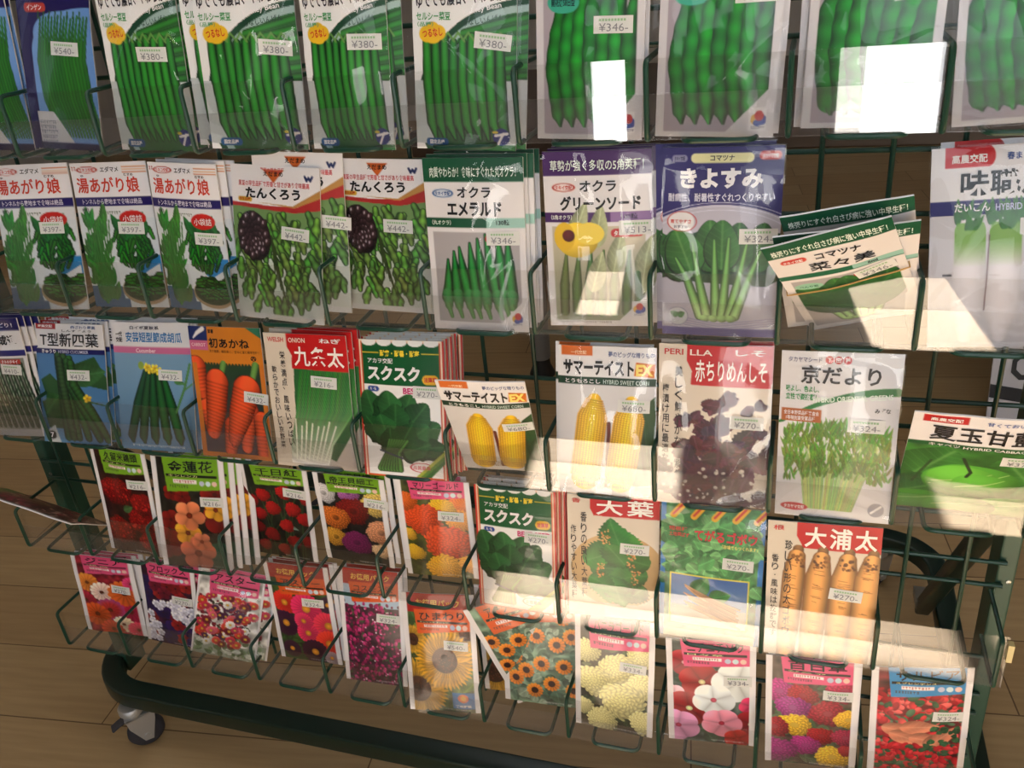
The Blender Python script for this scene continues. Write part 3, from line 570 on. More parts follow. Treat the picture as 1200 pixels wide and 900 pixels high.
def cream_red(s, eng, eng2, ttl, tf, v1, v2, tx, split=.30, th=.42):
    a = A((222, 210, 194), s); a.poly([(split - .02, 0), (1, 0), (1, th), (split + .02, th - .02), (split + .03, .25), (split - .02, .15)], (218, 34, 38))
    a.T(eng, .05, .045, split - .1 if len(eng) > 2 else .1, .055, (200, 60, 60), .015); a.T(eng2, split + .01, .045, .2, .055, (240, 225, 215), .015); a.T(tf, .68, .04, .26, .055, W, .02); (a.T(ttl, split + .06, .14, .9 - split, th - .19, (248, 244, 240), .016) if th > .35 else [a.T(c_, split + .05 + i_ * (.66 / len(ttl)), .035, .58 / len(ttl), th - .07, (248, 244, 240), .022) for i_, c_ in enumerate(ttl)])
    a.T(v1, split - .12, .20, .07, 1.15, (40, 34, 36), .008, 0, True); a.T(v2, split - .235, .38, .065, 1.0, (40, 34, 36), .008, 0, True); return a
def d_negi(s):
    a = cream_red(s, 'WELSH', 'ONION', '九条太', 'ねぎ', '栄養満点、風味いっぱい', '軟らかでおいしい京野菜', .3); a.rect(.34, .42, 1, 1.6, (200, 190, 184))
    a.poly([(.34, .40), (1, .42), (1, 1.1), (.75, 1.5), (.3, 1.3)], (50, 116, 66))
    for i in range(46):
        t = i / 45; x0 = .36 + .66 * t; a.cap([(x0 + .06, .43), (x0 - .02, .9), (.22 + .5 * t, 1.3), (.2 + .45 * t, 1.54)], [.012, .015, .016, .014], (44 + 30 * a.r.rand(), 110 + 44 * a.r.rand(), 60), .4, tip=(240, 236, 232))
    for i in range(8): a.cap([(.3 + .07 * i, 1.0 + .1 * a.r.rand()), (.26 + .05 * i, 1.5)], .009, (232, 236, 220), .2)
    return a
def d_suku(s):
    a = A((240, 238, 240), s); a.rect(0, 0, 1, 1.6, (222, 60, 44)); a.rect(.025, 0, .975, 1.6, (244, 226, 200)); a.rect(.04, .02, .96, 1.6, (226, 100, 50)); a.rect(.055, .03, .945, 1.58, (240, 240, 242))
    a.rect(.055, .03, .945, .51, (22, 112, 62))
    for i in range(5): a.ell(.14 + i * .18, .025, .085, .045, (240, 240, 240))
    a.rect(.055, .14, .25, .15, (235, 210, 60)); a.rect(.75, .14, .945, .15, (235, 210, 60)); a.T('耐病・耐暑・耐寒', .27, .11, .46, .075, (240, 215, 60), .03); a.T('アカヲ交配', .12, .205, .3, .06, W, .015); a.T('スクスク', .11, .29, .62, .17, W, .045)
    blobpill(a, .75, .38, .93, .49, (244, 196, 40)); a.T('法蓮草', .77, .405, .14, .06, (200, 60, 40), .03)
    blobpill(a, .10, .53, .24, .59, (44, 90, 180)); a.T('丸・粒', .13, .54, .08, .035, W); a.T('BEST SEED', .53, .53, .40, .07, (200, 30, 110), .03)
    G = (40, 102, 52)
    for x, y, l, w_, an, c in ((.20, .98, .42, .17, 108, 4), (.30, .95, .38, .16, 84, -6), (.48, .98, .40, .17, 70, 8), (.38, .92, .34, .15, 96, 14), (.62, 1.12, .36, .15, 30, 4), (.55, 1.02, .40, .16, 52, -6), (.25, 1.12, .30, .14, 130, -8), (.42, 1.06, .34, .17, 88, -2), (.66, 1.24, .32, .12, 8, -4), (.52, 1.18, .36, .15, 38, 10), (.34, 1.18, .34, .16, 108, 8), (.44, 1.26, .36, .15, 60, -10), (.36, 1.28, .28, .13, 92, -14), (.50, 1.30, .34, .12, 22, 4)):
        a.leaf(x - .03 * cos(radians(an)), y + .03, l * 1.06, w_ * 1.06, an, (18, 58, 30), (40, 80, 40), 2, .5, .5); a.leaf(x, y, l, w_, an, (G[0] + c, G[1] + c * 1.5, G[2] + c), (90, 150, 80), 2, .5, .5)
    for i in range(8): a.cap([(.34 + .03 * i, 1.15), (.30 + .02 * i, 1.3), (.20 + .035 * i, 1.50)], [.016, .02, .03], (86, 140, 64), .6, ol=(40, 80, 40))
    a.cap([(.22, 1.28), (.48, 1.36)], .012, (50, 60, 90), .2); a.ell(.70, 1.46, .14, .06, (214, 50, 80), 0, 0, 2); a.T('品質最高', .60, 1.435, .2, .05, (205, 80, 100), .01)
    for q, c in ((.0, (190, 200, 80)), (.05, (110, 160, 60)), (.1, (60, 130, 60))): a.poly([(.62 + q, 1.58), (.97, 1.25 + q), (.97, 1.30 + q), (.70 + q, 1.58)], c)
    return a
def corn(a, x0, y0, x1, y1, r):
    L = math.hypot(x1 - x0, y1 - y0); a.cap([(x0, y0), (x0 * .75 + x1 * .25, y0 * .75 + y1 * .25), (x1, y1)], [r * .45, r, r * .92], (244, 200, 28), .3)
    dx, dy = (x1 - x0) / L, (y1 - y0) / L; ns = int(L / .024)
    for i in range(ns):
        t = i / ns; w_ = r * min(.95, .5 + t * 2.2)
        for k in range(-5, 6):
            u = k / 5 * w_; a.ell(x0 + dx * L * t - dy * u, y0 + dy * L * t + dx * u, .014, .0105, (252 - abs(k) * 6, 214 - abs(k) * 9, 40), 0, .5)
def d_corn(s):
    a = A((232, 232, 238), s); a.rect(.04, 0, .36, .1, (232, 128, 40)); a.T('一代交配', .14, .045, .16, .04, (250, 220, 180)); a.T('夢のビッグな贈りもの', .52, .05, .46, .055, (70, 90, 150), .01)
    a.T('サマーテイスト', .06, .14, .72, .16, (20, 20, 24), .04); a.poly([(.80, .15), (.99, .17), (.98, .31), (.78, .29)], (236, 140, 40)); a.T('EX', .80, .17, .17, .12, (250, 225, 120), .05)
    a.rect(0, .32, 1, .405, (24, 74, 52)); a.T('とうもろこし', .08, .34, .36, .045, W, .02); a.T('HYBRID SWEET CORN', .47, .34, .46, .045, (200, 220, 215), .008)
    a.grad(0, .405, 1, 1.6, (214, 214, 220), (205, 205, 212)); a.poly([(.88, .6), (1, .5), (1, 1.6), (.75, 1.6)], (54, 92, 50)); a.leaf(.95, 1.5, .9, .06, 95, (40, 84, 40))
    a.cap([(.53, .8), (.5, 1.5)], .02, (120, 50, 30), .2); corn(a, .38, .56, .27, 1.42, .155); corn(a, .76, .57, .64, 1.42, .155); a.scrib(.2, 1.42, .75, .025, (120, 80, 20), 3); return a
def d_shiso(s):
    a = cream_red(s, 'PERI', 'LLA', '赤ちりめんしそ', 'しそ', '美しく鮮やかな赤紫色', '梅漬け用に最適な品種', .3, .27, .40)
    for i in range(70):
        x = .08 + .9 * a.r.rand(); y = .98 + .6 * a.r.rand() ; a.leaf(x, y, .2 + .14 * a.r.rand(), .085, 360 * a.r.rand(), (58 + 60 * a.r.rand(), 34 + 22 * a.r.rand(), 50 + 26 * a.r.rand()), (150, 96, 124), 6)
    for cx, cy, n, r in ((.56, .55, 26, .12), (.5, .8, 34, .14), (.28, .72, 16, .1), (.86, .60, 14, .09), (.88, .88, 14, .09), (.35, 1.0, 24, .16), (.6, 1.05, 30, .16)):
        for i in range(n): t = 6.28 * a.r.rand(); a.leaf(cx + .4 * r * cos(t), cy + .3 * r * sin(t), r * 1.1, r * .42, 57.3 * t + 90 * a.r.rand(), (64 + 56 * a.r.rand(), 34 + 26 * a.r.rand(), 50 + 26 * a.r.rand()), (150, 90, 120), 6)
    a.cap([(.56, .6), (.55, 1.5)], .014, (100, 50, 70), .3); a.speck(.05, 1.1, .95, 1.58, [(200, 190, 180), (70, 36, 50), (210, 198, 186)], 60, .010, .026); return a
def d_kyo(s):
    a = A((216, 216, 224), s); a.T('タカヤマシード', .06, .05, .28, .045, (60, 60, 120), .01)
    for i, c in enumerate('下田種'): a.ell(.40 + .075 * i, .07, .034, .034, (216, 60, 60)); a.T(c, .38 + .075 * i, .05, .04, .04, W)
    a.T('京だより', .17, .12, .66, .17, (40, 38, 42), .022); a.T('味よし、色よし、', .05, .31, .28, .06, (30, 140, 70), .02); a.T('立性で姿抜群！', .05, .385, .26, .06, (30, 140, 70), .02)
    for i in range(40):
        t = i / 40; x = .02 + .98 * t; y = .72 - .34 * t ** .5 if x > .1 else .74 - x * 2 * .2; a.ell(x, .66 - .32 * (1 - (1 - t) ** 2.2), .035, .012 + .028 * t, (40, 140, 70), -.25)
    a.T('HYBRID ORIENTAL GREENS', .28, .385, .66, .05, (225, 240, 230), .015, 5); a.T('みずな', .80, .49, .13, .045, (60, 60, 66))
    for i in range(150):
        x = .1 + .86 * a.r.rand(); t = (x - .5); a.cap([(.5 + t * .95, .78 + .25 * a.r.rand()), (.47 + t * .62, 1.2), (.45 + t * .48, 1.5)], [.004, .006, .007], (150 + 50 * a.r.rand(), 180 + 40 * a.r.rand(), 130), .2)
    for i in range(620):
        x = .06 + .9 * a.r.rand(); y = .58 + .50 * a.r.rand() ** 1.2 + .35 * abs(x - .5) * .5; a.leaf(x, y + .1, .07 + .07 * a.r.rand(), .011, 60 + 60 * a.r.rand(), (90 + 50 * a.r.rand(), 134 + 50 * a.r.rand(), 62))
    a.rect(.02, .53, .36, .65, (196, 116, 60)); a.T('全日本野菜品種審査会', .04, .545, .3, .04, W, .01); a.T('1等特別賞受賞品種', .06, .595, .25, .04, W, .01)
    a.ell(.17, 1.50, .12, .04, (210, 50, 70)); a.T('タカヤマ交配', .08, 1.48, .18, .04, W, .01); a.ell(.88, 1.47, .07, .07, (150, 150, 165)); a.cap([(.84, 1.5), (.92, 1.43)], .01, W, 0); return a
def d_cabbage(s):
    a = A((228, 226, 232), s); a.rect(.07, .02, .38, .12, (214, 32, 44)); a.T('高農交配', .12, .045, .22, .05, W, .02); a.T('甘くておいしい夏', .5, .05, .42, .05, (90, 110, 170)); a.T('夏玉甘藍', .14, .15, .74, .22, (26, 24, 28), .018)
    a.rect(0, .41, 1, .47, (34, 110, 60)); a.T('キャベツ HYBRID CABBAGE', .15, .42, .7, .045, W, .01)
    a.rect(0, .47, 1, 1.6, (70, 140, 60)); a.noise(0, .47, 1, 1.6, .3, 20)
    for x, y, l, w_, an, c in ((.1, .95, .5, .26, 60, 0), (.95, 1.0, .5, .26, 120, 6), (0, 1.3, .5, .26, 30, -8), (1.0, 1.4, .5, .26, 150, -6)): a.leaf(x, y, l, w_, an, (66 + c, 140 + c, 60), (150, 200, 120), 0, .5, .5)
    for x, y, rx, ry, c in ((.52, 1.02, .36, .30, (96, 176, 66)), (.46, .98, .27, .23, (116, 194, 76)), (.60, 1.06, .22, .2, (106, 184, 70))): a.ell(x, y, rx, ry, c, .2, .35); a.cap([(x - rx * .8, y + ry * .3), (x, y), (x + rx * .7, y - ry * .6)], [.006, .012, .004], (180, 220, 140), .1)
    for x, y in ((.15, 1.45), (.85, 1.45), (.5, 1.5)): a.ell(x, y, .28, .2, (92, 168, 66), 0, .35); a.cap([(x - .2, y), (x + .2, y - .1)], .01, (170, 214, 130), .1)
    a.cap([(.42, .62), (.50, .84), (.48, .93)], .014, (50, 70, 44), 0); a.cap([(.2, .7), (.1, 1.1)], .012, (50, 90, 44), 0); return a
def d_ooba(s):
    a = cream_red(s, '香', ' ', '大葉', ' ', '香りの良い大葉種', '作りやすい大葉種', .3, .27, .26)
    a.ell(.55, .95, .52, .50, (214, 180, 130)); a.rect(0, 1.4, 1, 1.6, (225, 205, 190))
    for i in range(26):
        t = 6.28 * i / 26 * 3; q = .1 + .32 * a.r.rand(); a.leaf(.55 + q * cos(t), .92 + q * .8 * sin(t), .34, .15, 57.3 * t + 180 + 60 * a.r.rand() - 30, (52 + 26 * a.r.rand(), 128 + 30 * a.r.rand(), 66), (110, 170, 100), 9)
    for x, y in ((.42, .5), (.7, .8), (.36, .95), (.75, 1.02)): a.speck(x - .04, y - .1, x + .05, y + .1, [(214, 150, 90), (230, 180, 120)], 24, .008, .014)
    a.grad(0, 1.42, .4, 1.6, (222, 190, 170), (222, 200, 180)); return a
def d_gobo(s):
    a = A((40, 140, 210), s); a.rect(.05, 0, .95, 1.6, (70, 140, 80)); a.noise(.05, 0, .95, 1.6, .25, 10); a.leaves(.05, .2, .95, .95, [(96, 176, 104), (124, 192, 124), (66, 140, 80)], 130, .08, .2, .45)
    for i in range(5): a.cap([(.12 + .2 * i, .14), (.22 + .2 * i, .0)], .035, (240, 190, 50), 0); a.cap([(.12 + .2 * i, .13), (.21 + .2 * i, .01)], .012, (214, 70, 60), 0)
    a.T('てがるゴボウ', .33, .27, .6, .13, (206, 44, 60), .03); a.T('短根種', .08, .27, .18, .05, (206, 60, 66), .015); a.T('土地選ばず', .08, .335, .2, .05, (206, 60, 66), .015); a.T('「砂場でもつくれます」', .6, .42, .34, .045, (240, 226, 120), .01)
    a.rect(.10, .82, .88, 1.44, (236, 226, 90)); a.rect(.12, .84, .86, 1.42, (84, 140, 204)); a.grad(.12, .84, .86, 1.3, (70, 120, 190), (150, 185, 220)); a.rect(.12, 1.2, .86, 1.42, (206, 196, 180))
    a.leaf(.35, 1.05, .25, .1, 60, (60, 140, 70)); a.leaf(.5, 1.08, .22, .09, 20, (70, 150, 80))
    for i in range(14): y = 1.0 + .02 * i; a.cap([(.24 + .02 * a.r.rand() + .02 * (i % 5), .95 + .02 * i), (.5, 1.08 + .015 * i), (.75 + .06 * a.r.rand(), 1.18 + .018 * i)], [.008, .022, .012], (196 + 20 * a.r.rand(), 160, 116), .5)
    a.rect(.05, 1.5, .95, 1.6, (226, 222, 190)); return a
def d_oura(s):
    a = cream_red(s, '根', ' ', '大浦太', ' ', '珍しい形の太ゴボウ', '香り・風味は抜群です', .3, .28, .30); a.rect(.0, 0, .01, .01, W)
    for x, r in ((.22, .095), (.44, .11), (.67, .11), (.88, .115)):
        a.cap([(x + .06, .30), (x + .05, .42)], [.05, .06], (150, 110, 70), .5); a.cap([(x + .05, .38), (x + .03, .6), (x, 1.2), (x - .02, 1.6)], [.07, r, r * .95, r * .8], (222, 166, 98), .55, ol=(150, 100, 56))
        for k in range(26): y = .4 + 1.15 * a.r.rand(); a.cap([(x - .07 + .04 * a.r.rand() + .03, y), (x + .02 + .07 * a.r.rand(), y + .01)], .003, (176, 118, 62), 0)
        a.speck(x - .02, .36, x + .12, .5, [(110, 70, 46), (160, 110, 60)], 20, .008, .02)
    return a
def flower_pack(s, bgc, tagc, title, sub, under=None, tagrot=0, lm=.07, tb=.34, big=False):
    a = A(bgc, s); a.noise(0, 0, 1, 1.6, .5, 16); a.tagc = tagc; a.title = title; a.sub = sub; a.tb = tb; a.tr = tagrot; a.lm = lm; return a
def flower_done(a, white=True, upper=None):
    tb = a.tb
    if upper: a.rect(a.lm, 0, 1 - a.lm, tb * .5, upper); a.T('お徳用パック', .2, tb * .14, .6, tb * .2, (245, 205, 90), .02)
    t0 = tb * .42 if upper else 0
    a.poly([(.16, t0), (.93, t0 - .02), (.96 - .03, tb - .03), (.2, tb + .03)], a.tagc); h = tb - t0
    a.T(a.title, .24, t0 + h * .08, .62, h * .36, K, .012, 2); a.rect(.2, t0 + h * .50, .9, t0 + h * .59, K); a.T(a.sub, .24, t0 + h * .51, .4, h * .07, (220, 220, 160), 0)
    a.rect(.3, t0 + h * .66, .62, t0 + h * .78, (245, 235, 238)); a.scrib(.31, t0 + h * .68, .6, h * .08, (190, 60, 60)); a.scrib(.24, t0 + h * .84, .5, h * .08, (60, 60, 60))
    for i, c in enumerate(((190, 200, 230), (205, 230, 240), (240, 200, 190))): a.ell(.69 + .085 * i, t0 + h * .76, .035, .035, c)
    if a.lm: a.rect(0, 0, a.lm, 1.6, (236, 234, 240)); a.rect(1 - a.lm, 0, 1, 1.6, (236, 234, 240))
    a.scrib(.5, 1.555, .88, .018, (220, 220, 225)); return a
LIME = (142, 196, 46); PINK = (240, 96, 150); ORG = (240, 110, 36)
def d_celosia(s):
    a = flower_pack(s, (52, 22, 20), LIME, '久留米鶏頭', 'ケイトウ')
    for x, y, r, sq in ((.78, 1.05, .26, .9), (.3, 1.25, .28, .8), (.85, 1.4, .24, .8), (.35, .62, .34, .62), (.8, .78, .2, .9), (.62, 1.12, .1, 1)): a.pom(x, y, r, (176, 26, 26), 26, 7, .35, sq); a.speck(x - r * .7, y - r * .5 * sq, x + r * .7, y + r * .5 * sq, [(206, 44, 38), (140, 18, 20)], 60, .01, .022)
    a.leaf(.45, .9, .18, .06, 20, (70, 110, 60)); return flower_done(a)
def d_nast(s):
    a = flower_pack(s, (34, 32, 26), LIME, '金蓮花', 'キンレンカ', tb=.46)
    for x, y, r in ((.25, .5, .12), (.4, .55, .12), (.85, .5, .2), (.9, .85, .25), (.1, 1.25, .25), (.2, .9, .15)): a.fl(x, y, r, 5, (142, 32, 26), (90, 20, 20), .15)
    a.ell(.85, 1.4, .22, .2, (40, 86, 66), 0, .3)
    for x, y, r, c in ((.84, .72, .17, (236, 176, 46)), (.42, 1.08, .19, (232, 170, 50)), (.47, .82, .22, (226, 140, 96)), (.53, 1.38, .26, (206, 120, 92)), (.6, 1.2, .14, (214, 130, 96))): a.fl(x, y, r, 5, c, (150, 60, 30), .2, .3)
    return flower_done(a)
def d_globe(s):
    a = flower_pack(s, (28, 34, 26), LIME, '千日紅', 'センニチコウ', tb=.3)
    for i in range(12): a.cap([(.1 + .85 * a.r.rand(), 1.6), (.1 + .85 * a.r.rand(), .4)], .006, (60, 90, 50), 0)
    a.leaf(.55, .95, .25, .04, 335, (110, 140, 130))
    for x, y, r in ((.12, .62, .1), (.3, .5, .11), (.2, .85, .11), (.42, .72, .12), (.62, .42, .12), (.72, .7, .12), (.88, .85, .11), (.15, 1.1, .1), (.6, 1.0, .11), (.35, 1.2, .12), (.68, 1.28, .11), (.9, 1.25, .1), (.2, 1.42, .1), (.5, 1.45, .1), (.93, .5, .1)): a.pom(x, y, r, (206 - 40 * (y > 1), 34, 36), 16, 5, .45, 1.05)
    return flower_done(a)
def d_heli(s):
    a = flower_pack(s, (30, 32, 30), LIME, '帝王貝細工', 'ヘリクリサム', tb=.28)
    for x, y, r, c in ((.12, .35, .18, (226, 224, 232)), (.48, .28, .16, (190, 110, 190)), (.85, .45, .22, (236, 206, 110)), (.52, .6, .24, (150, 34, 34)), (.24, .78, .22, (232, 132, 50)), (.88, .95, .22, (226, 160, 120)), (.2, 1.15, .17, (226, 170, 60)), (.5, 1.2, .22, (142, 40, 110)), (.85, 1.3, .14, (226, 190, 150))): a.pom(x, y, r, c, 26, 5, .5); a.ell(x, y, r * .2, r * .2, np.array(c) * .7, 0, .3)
    return flower_done(a)
def d_mari(s):
    a = flower_pack(s, (70, 76, 30), PINK, 'マリーゴールド', 'クラッカー', tb=.28)
    for x, y, r, c in ((.9, .35, .2, (236, 130, 40)), (.6, .42, .2, (240, 190, 40)), (.85, .62, .2, (236, 160, 50)), (.33, .62, .30, (230, 92, 40)), (.1, .35, .18, (236, 120, 40)), (.15, 1.2, .16, (236, 190, 50)), (.66, 1.0, .36, (228, 92, 44)), (.55, 1.42, .26, (236, 180, 50)), (.95, 1.35, .2, (236, 170, 50)), (.1, .9, .12, (240, 190, 60))): a.pom(x, y, r, c, 22, 8, .62, .85)
    return flower_done(a)
def d_zinnia(s):
    a = flower_pack(s, (150, 40, 60), PINK, 'ジニア', '混合')
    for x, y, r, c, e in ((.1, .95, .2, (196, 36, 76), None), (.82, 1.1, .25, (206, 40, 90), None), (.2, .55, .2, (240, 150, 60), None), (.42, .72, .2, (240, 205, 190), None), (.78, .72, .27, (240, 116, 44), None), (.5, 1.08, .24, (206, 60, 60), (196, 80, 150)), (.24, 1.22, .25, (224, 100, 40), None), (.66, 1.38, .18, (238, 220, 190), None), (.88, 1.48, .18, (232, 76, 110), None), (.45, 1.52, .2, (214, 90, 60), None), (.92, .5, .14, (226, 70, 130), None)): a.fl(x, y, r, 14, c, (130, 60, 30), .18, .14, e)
    return flower_done(a)
def d_phlox(s):
    a = flower_pack(s, (66, 26, 56), PINK, 'フロックス', '草花')
    for i in range(60): a.fl(.05 + .9 * a.r.rand(), .35 + 1.2 * a.r.rand(), .12, 5, [(150, 34, 44), (60, 34, 110), (44, 30, 90), (130, 30, 60), (170, 44, 44)][a.r.randint(5)], (60, 20, 40), .15, .2)
    for cx, cy, n in ((.65, .85, 14), (.82, .95, 10), (.2, 1.35, 10), (.1, 1.15, 5), (.38, .72, 3)):
        for i in range(n): a.fl(cx + .16 * (a.r.rand() - .5) * 1.6, cy + .2 * (a.r.rand() - .5) * 1.6, .075, 5, (216, 216, 236), (170, 170, 200), .15, .25)
    return flower_done(a)
def d_daisy(s):
    a = flower_pack(s, (214, 214, 210), PINK, 'アスター', '矮性混合', tb=.40); a.lm = .03
    a.rect(0, 1.35, 1, 1.6, (150, 166, 150)); a.leaves(0, 1.2, 1, 1.6, [(90, 120, 80), (120, 150, 110), (200, 210, 200)], 60, .06, .16)
    a.speck(.04, .5, .85, 1.25, [(90, 30, 60), (70, 40, 50), (150, 40, 60), (60, 70, 40)], 200, .02, .04)
    for i in range(95):
        x = .08 + .85 * a.r.rand(); y = .45 + .9 * a.r.rand(); 
        if x > .82 and y > .9: continue
        a.fl(x, y, .055 + .03 * a.r.rand(), 12, [(226, 224, 220), (90, 34, 80), (206, 50, 90), (226, 80, 60), (140, 30, 60), (228, 110, 130)][a.r.randint(6)], (240, 200, 70), .3, .2)
    return flower_done(a)
def d_aster(s):
    a = flower_pack(s, (60, 84, 40), ORG, 'アスター', '松本混合', tb=.46); a.leaves(0, .5, 1, 1.6, [(70, 110, 50), (50, 84, 40)], 70, .08, .16)
    for x, y, r, c in ((.24, .62, .2, (226, 56, 44)), (.58, .68, .25, (224, 50, 110)), (.2, .98, .22, (70, 28, 60)), (.88, .95, .24, (226, 60, 90)), (.54, 1.1, .18, (226, 56, 106)), (.5, .9, .15, (226, 60, 110)), (.85, 1.25, .22, (232, 66, 46)), (.22, 1.42, .15, (70, 30, 60)), (.6, 1.42, .22, (64, 26, 50)), (.92, .6, .14, (60, 28, 60)), (.85, 1.5, .12, (150, 130, 140))): a.fl(x, y, r, 22, c, (236, 170, 50), .26, .1)
    return flower_done(a, upper=(186, 34, 34))
def d_cosmos(s):
    a = flower_pack(s, (70, 40, 56), ORG, 'コスモス咲', 'カンパニュラ', tb=.42); a.rect(0, 0, 1, .5, (176, 200, 224)); a.leaves(0, .5, 1, 1.6, [(50, 80, 50), (70, 100, 60)], 60, .06, .12); a.speck(0, .45, 1, 1.6, [(176, 30, 110), (196, 50, 130), (146, 24, 90), (90, 20, 60), (214, 80, 150)], 520, .014, .032); a.speck(0, .5, 1, 1.6, [(240, 220, 235)], 36, .008, .012)
    return flower_done(a, upper=(196, 44, 40))
def sunf(a, x, y, r, c=(244, 190, 40), cc=(84, 48, 34), n=22):
    for k in range(n):
        for q in (0, .5): a.leaf(x + r * .25 * cos(6.28 * (k + q) / n), y + r * .25 * sin(6.28 * (k + q) / n), r * (.78 - .1 * q), r * .11, -360 * (k + q) / n, np.array(c) * (1 - .12 * q) * (.92 + .08 * (k % 2)), np.array(c) * 1.1)
    a.ell(x, y, r * .42, r * .42, cc, 0, .3); a.ell(x, y, r * .2, r * .2, np.array(cc) * .7)
    for k in range(40): t = 6.28 * a.r.rand(); q = r * .4 * a.r.rand() ** .5; a.ell(x + q * cos(t), y + q * sin(t), r * .025, r * .025, np.array(cc) * 1.5)
def d_sun(s):
    a = flower_pack(s, (96, 118, 60), ORG, 'ひまわり', 'サンリッチ オレンジ', tb=.50); a.leaves(0, .5, 1, 1.6, [(110, 140, 60), (70, 104, 50)], 40, .2, .4, .4)
    for x, y, r in ((.88, .5, .25), (.12, .62, .2), (.15, 1.3, .42)): sunf(a, x, y, r, (240, 190, 60))
    sunf(a, .55, .88, .42, (246, 190, 44)); a.rect(.62, 1.32, .93, 1.55, (30, 130, 200)); a.ell(.77, 1.40, .075, .06, (240, 120, 40)); a.ell(.77, 1.40, .04, .035, (250, 190, 60)); a.T('実咲野菜', .66, 1.49, .22, .035, W); return flower_done(a, upper=(196, 44, 40))
def d_rud(s):
    a = flower_pack(s, (110, 140, 120), ORG, 'アークトチス', 'ルドベキア', tb=.42); a.leaves(0, .4, 1, 1.6, [(96, 132, 116), (150, 176, 156), (60, 92, 80), (76, 112, 92)], 150, .08, .18, .45)
    for x, y in ((.78, .35), (.45, .62), (.7, .72), (.25, .72), (.88, .6), (.15, .95), (.5, 1.0), (.78, 1.02), (.3, 1.12), (.62, 1.28), (.16, 1.25), (.9, 1.35), (.4, 1.4), (.12, .55)): a.fl(x, y, .11, 13, (240, 150, 50), (66, 30, 30), .42, .18)
    return flower_done(a)
def d_cream(s):
    a = flower_pack(s, (44, 44, 34), PINK, 'バニラゴールド', 'マリーゴールド', tb=.42); a.leaves(0, .4, 1, 1.6, [(80, 100, 60), (50, 70, 44)], 60, .1, .2)
    for x, y, r in ((.85, .45, .2), (.15, .5, .18), (.55, .68, .24), (.25, .9, .24), (.85, .9, .22), (.62, 1.12, .3), (.1, 1.3, .14), (.35, 1.45, .2), (.9, 1.4, .2)): a.pom(x, y, r, (228, 222, 158), 20, 6, .66, .9)
    return flower_done(a)
def d_vinca(s):
    a = flower_pack(s, (70, 84, 80), PINK, 'ニチニチソウ', '日々草', tb=.38); a.leaves(0, .3, 1, 1.6, [(70, 96, 80), (96, 116, 100)], 40, .15, .3, .4)
    for x, y, r, c, cc in ((.2, .35, .2, (176, 40, 60), (236, 180, 190)), (.4, .62, .27, (176, 36, 44), (240, 226, 170)), (.8, .6, .3, (222, 230, 232), (214, 200, 210)), (.08, .85, .14, (236, 190, 206), (200, 60, 90)), (.25, 1.05, .28, (170, 40, 50), (226, 236, 180)), (.95, .95, .14, (214, 50, 110), (200, 50, 90)), (.53, .88, .25, (222, 232, 238), (204, 50, 100)), (.12, 1.35, .26, (228, 160, 206), (206, 60, 110)), (.95, 1.25, .22, (160, 36, 50), (226, 236, 200)), (.62, 1.25, .24, (232, 150, 176), (196, 40, 80)), (.8, 1.5, .16, (190, 50, 50), (200, 60, 60))): a.fl(x, y, r, 5, c, cc, .14, .14)
    return flower_done(a)
def d_zin2(s):
    a = flower_pack(s, (84, 70, 60), PINK, '百日草', 'ジニア', tb=.34); a.leaves(0, .3, 1, 1.6, [(90, 110, 80), (70, 96, 66)], 50, .12, .22, .4)
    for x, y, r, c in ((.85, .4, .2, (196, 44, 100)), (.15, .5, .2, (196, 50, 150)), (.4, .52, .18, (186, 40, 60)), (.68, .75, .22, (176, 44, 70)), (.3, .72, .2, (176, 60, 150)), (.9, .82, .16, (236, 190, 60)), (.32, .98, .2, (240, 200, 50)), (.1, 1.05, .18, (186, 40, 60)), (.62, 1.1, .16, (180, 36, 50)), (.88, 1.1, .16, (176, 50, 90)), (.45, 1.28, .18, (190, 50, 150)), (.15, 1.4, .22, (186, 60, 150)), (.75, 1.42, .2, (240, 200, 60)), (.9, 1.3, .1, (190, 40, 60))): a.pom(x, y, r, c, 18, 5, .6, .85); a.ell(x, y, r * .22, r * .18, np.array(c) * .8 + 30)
    return flower_done(a)
def d_salvia(s):
    a = flower_pack(s, (120, 40, 50), (60, 160, 220), 'サルビア', 'スプレンデンス', tb=.38); a.speck(0, .3, 1, 1.6, [(206, 40, 60), (226, 70, 80), (176, 30, 50), (60, 100, 70), (90, 130, 100), (236, 110, 110)], 460, .02, .045, 1.6)
    [a.leaf(x_, y_, .4, .1, n_, (226, 150, 120), (236, 190, 160)) for x_, y_, n_ in ((.12, .85, -8), (.2, .92, -22), (.3, .84, 4), (.4, .98, -10), (.55, 1.1, 30), (.6, 1.12, 44))]; a.leaves(.6, .8, .95, 1.2, [(40, 90, 60), (60, 120, 80)], 24, .06, .12, .5); a.speck(0, 1.1, 1, 1.6, [(206, 40, 60), (226, 70, 80), (60, 100, 70)], 200, .02, .04, 1.6)
    return flower_done(a)
def d_fallen(s):
    a = A((96, 44, 40), s); a.rect(0, 0, 1, .35, (90, 130, 60)); a.speck(0, .3, 1, 1.6, [(130, 90, 80), (160, 60, 80), (190, 150, 130), (80, 50, 40)], 260, .03, .07); a.rect(0, 0, .05, 1.6, (180, 176, 176)); return a

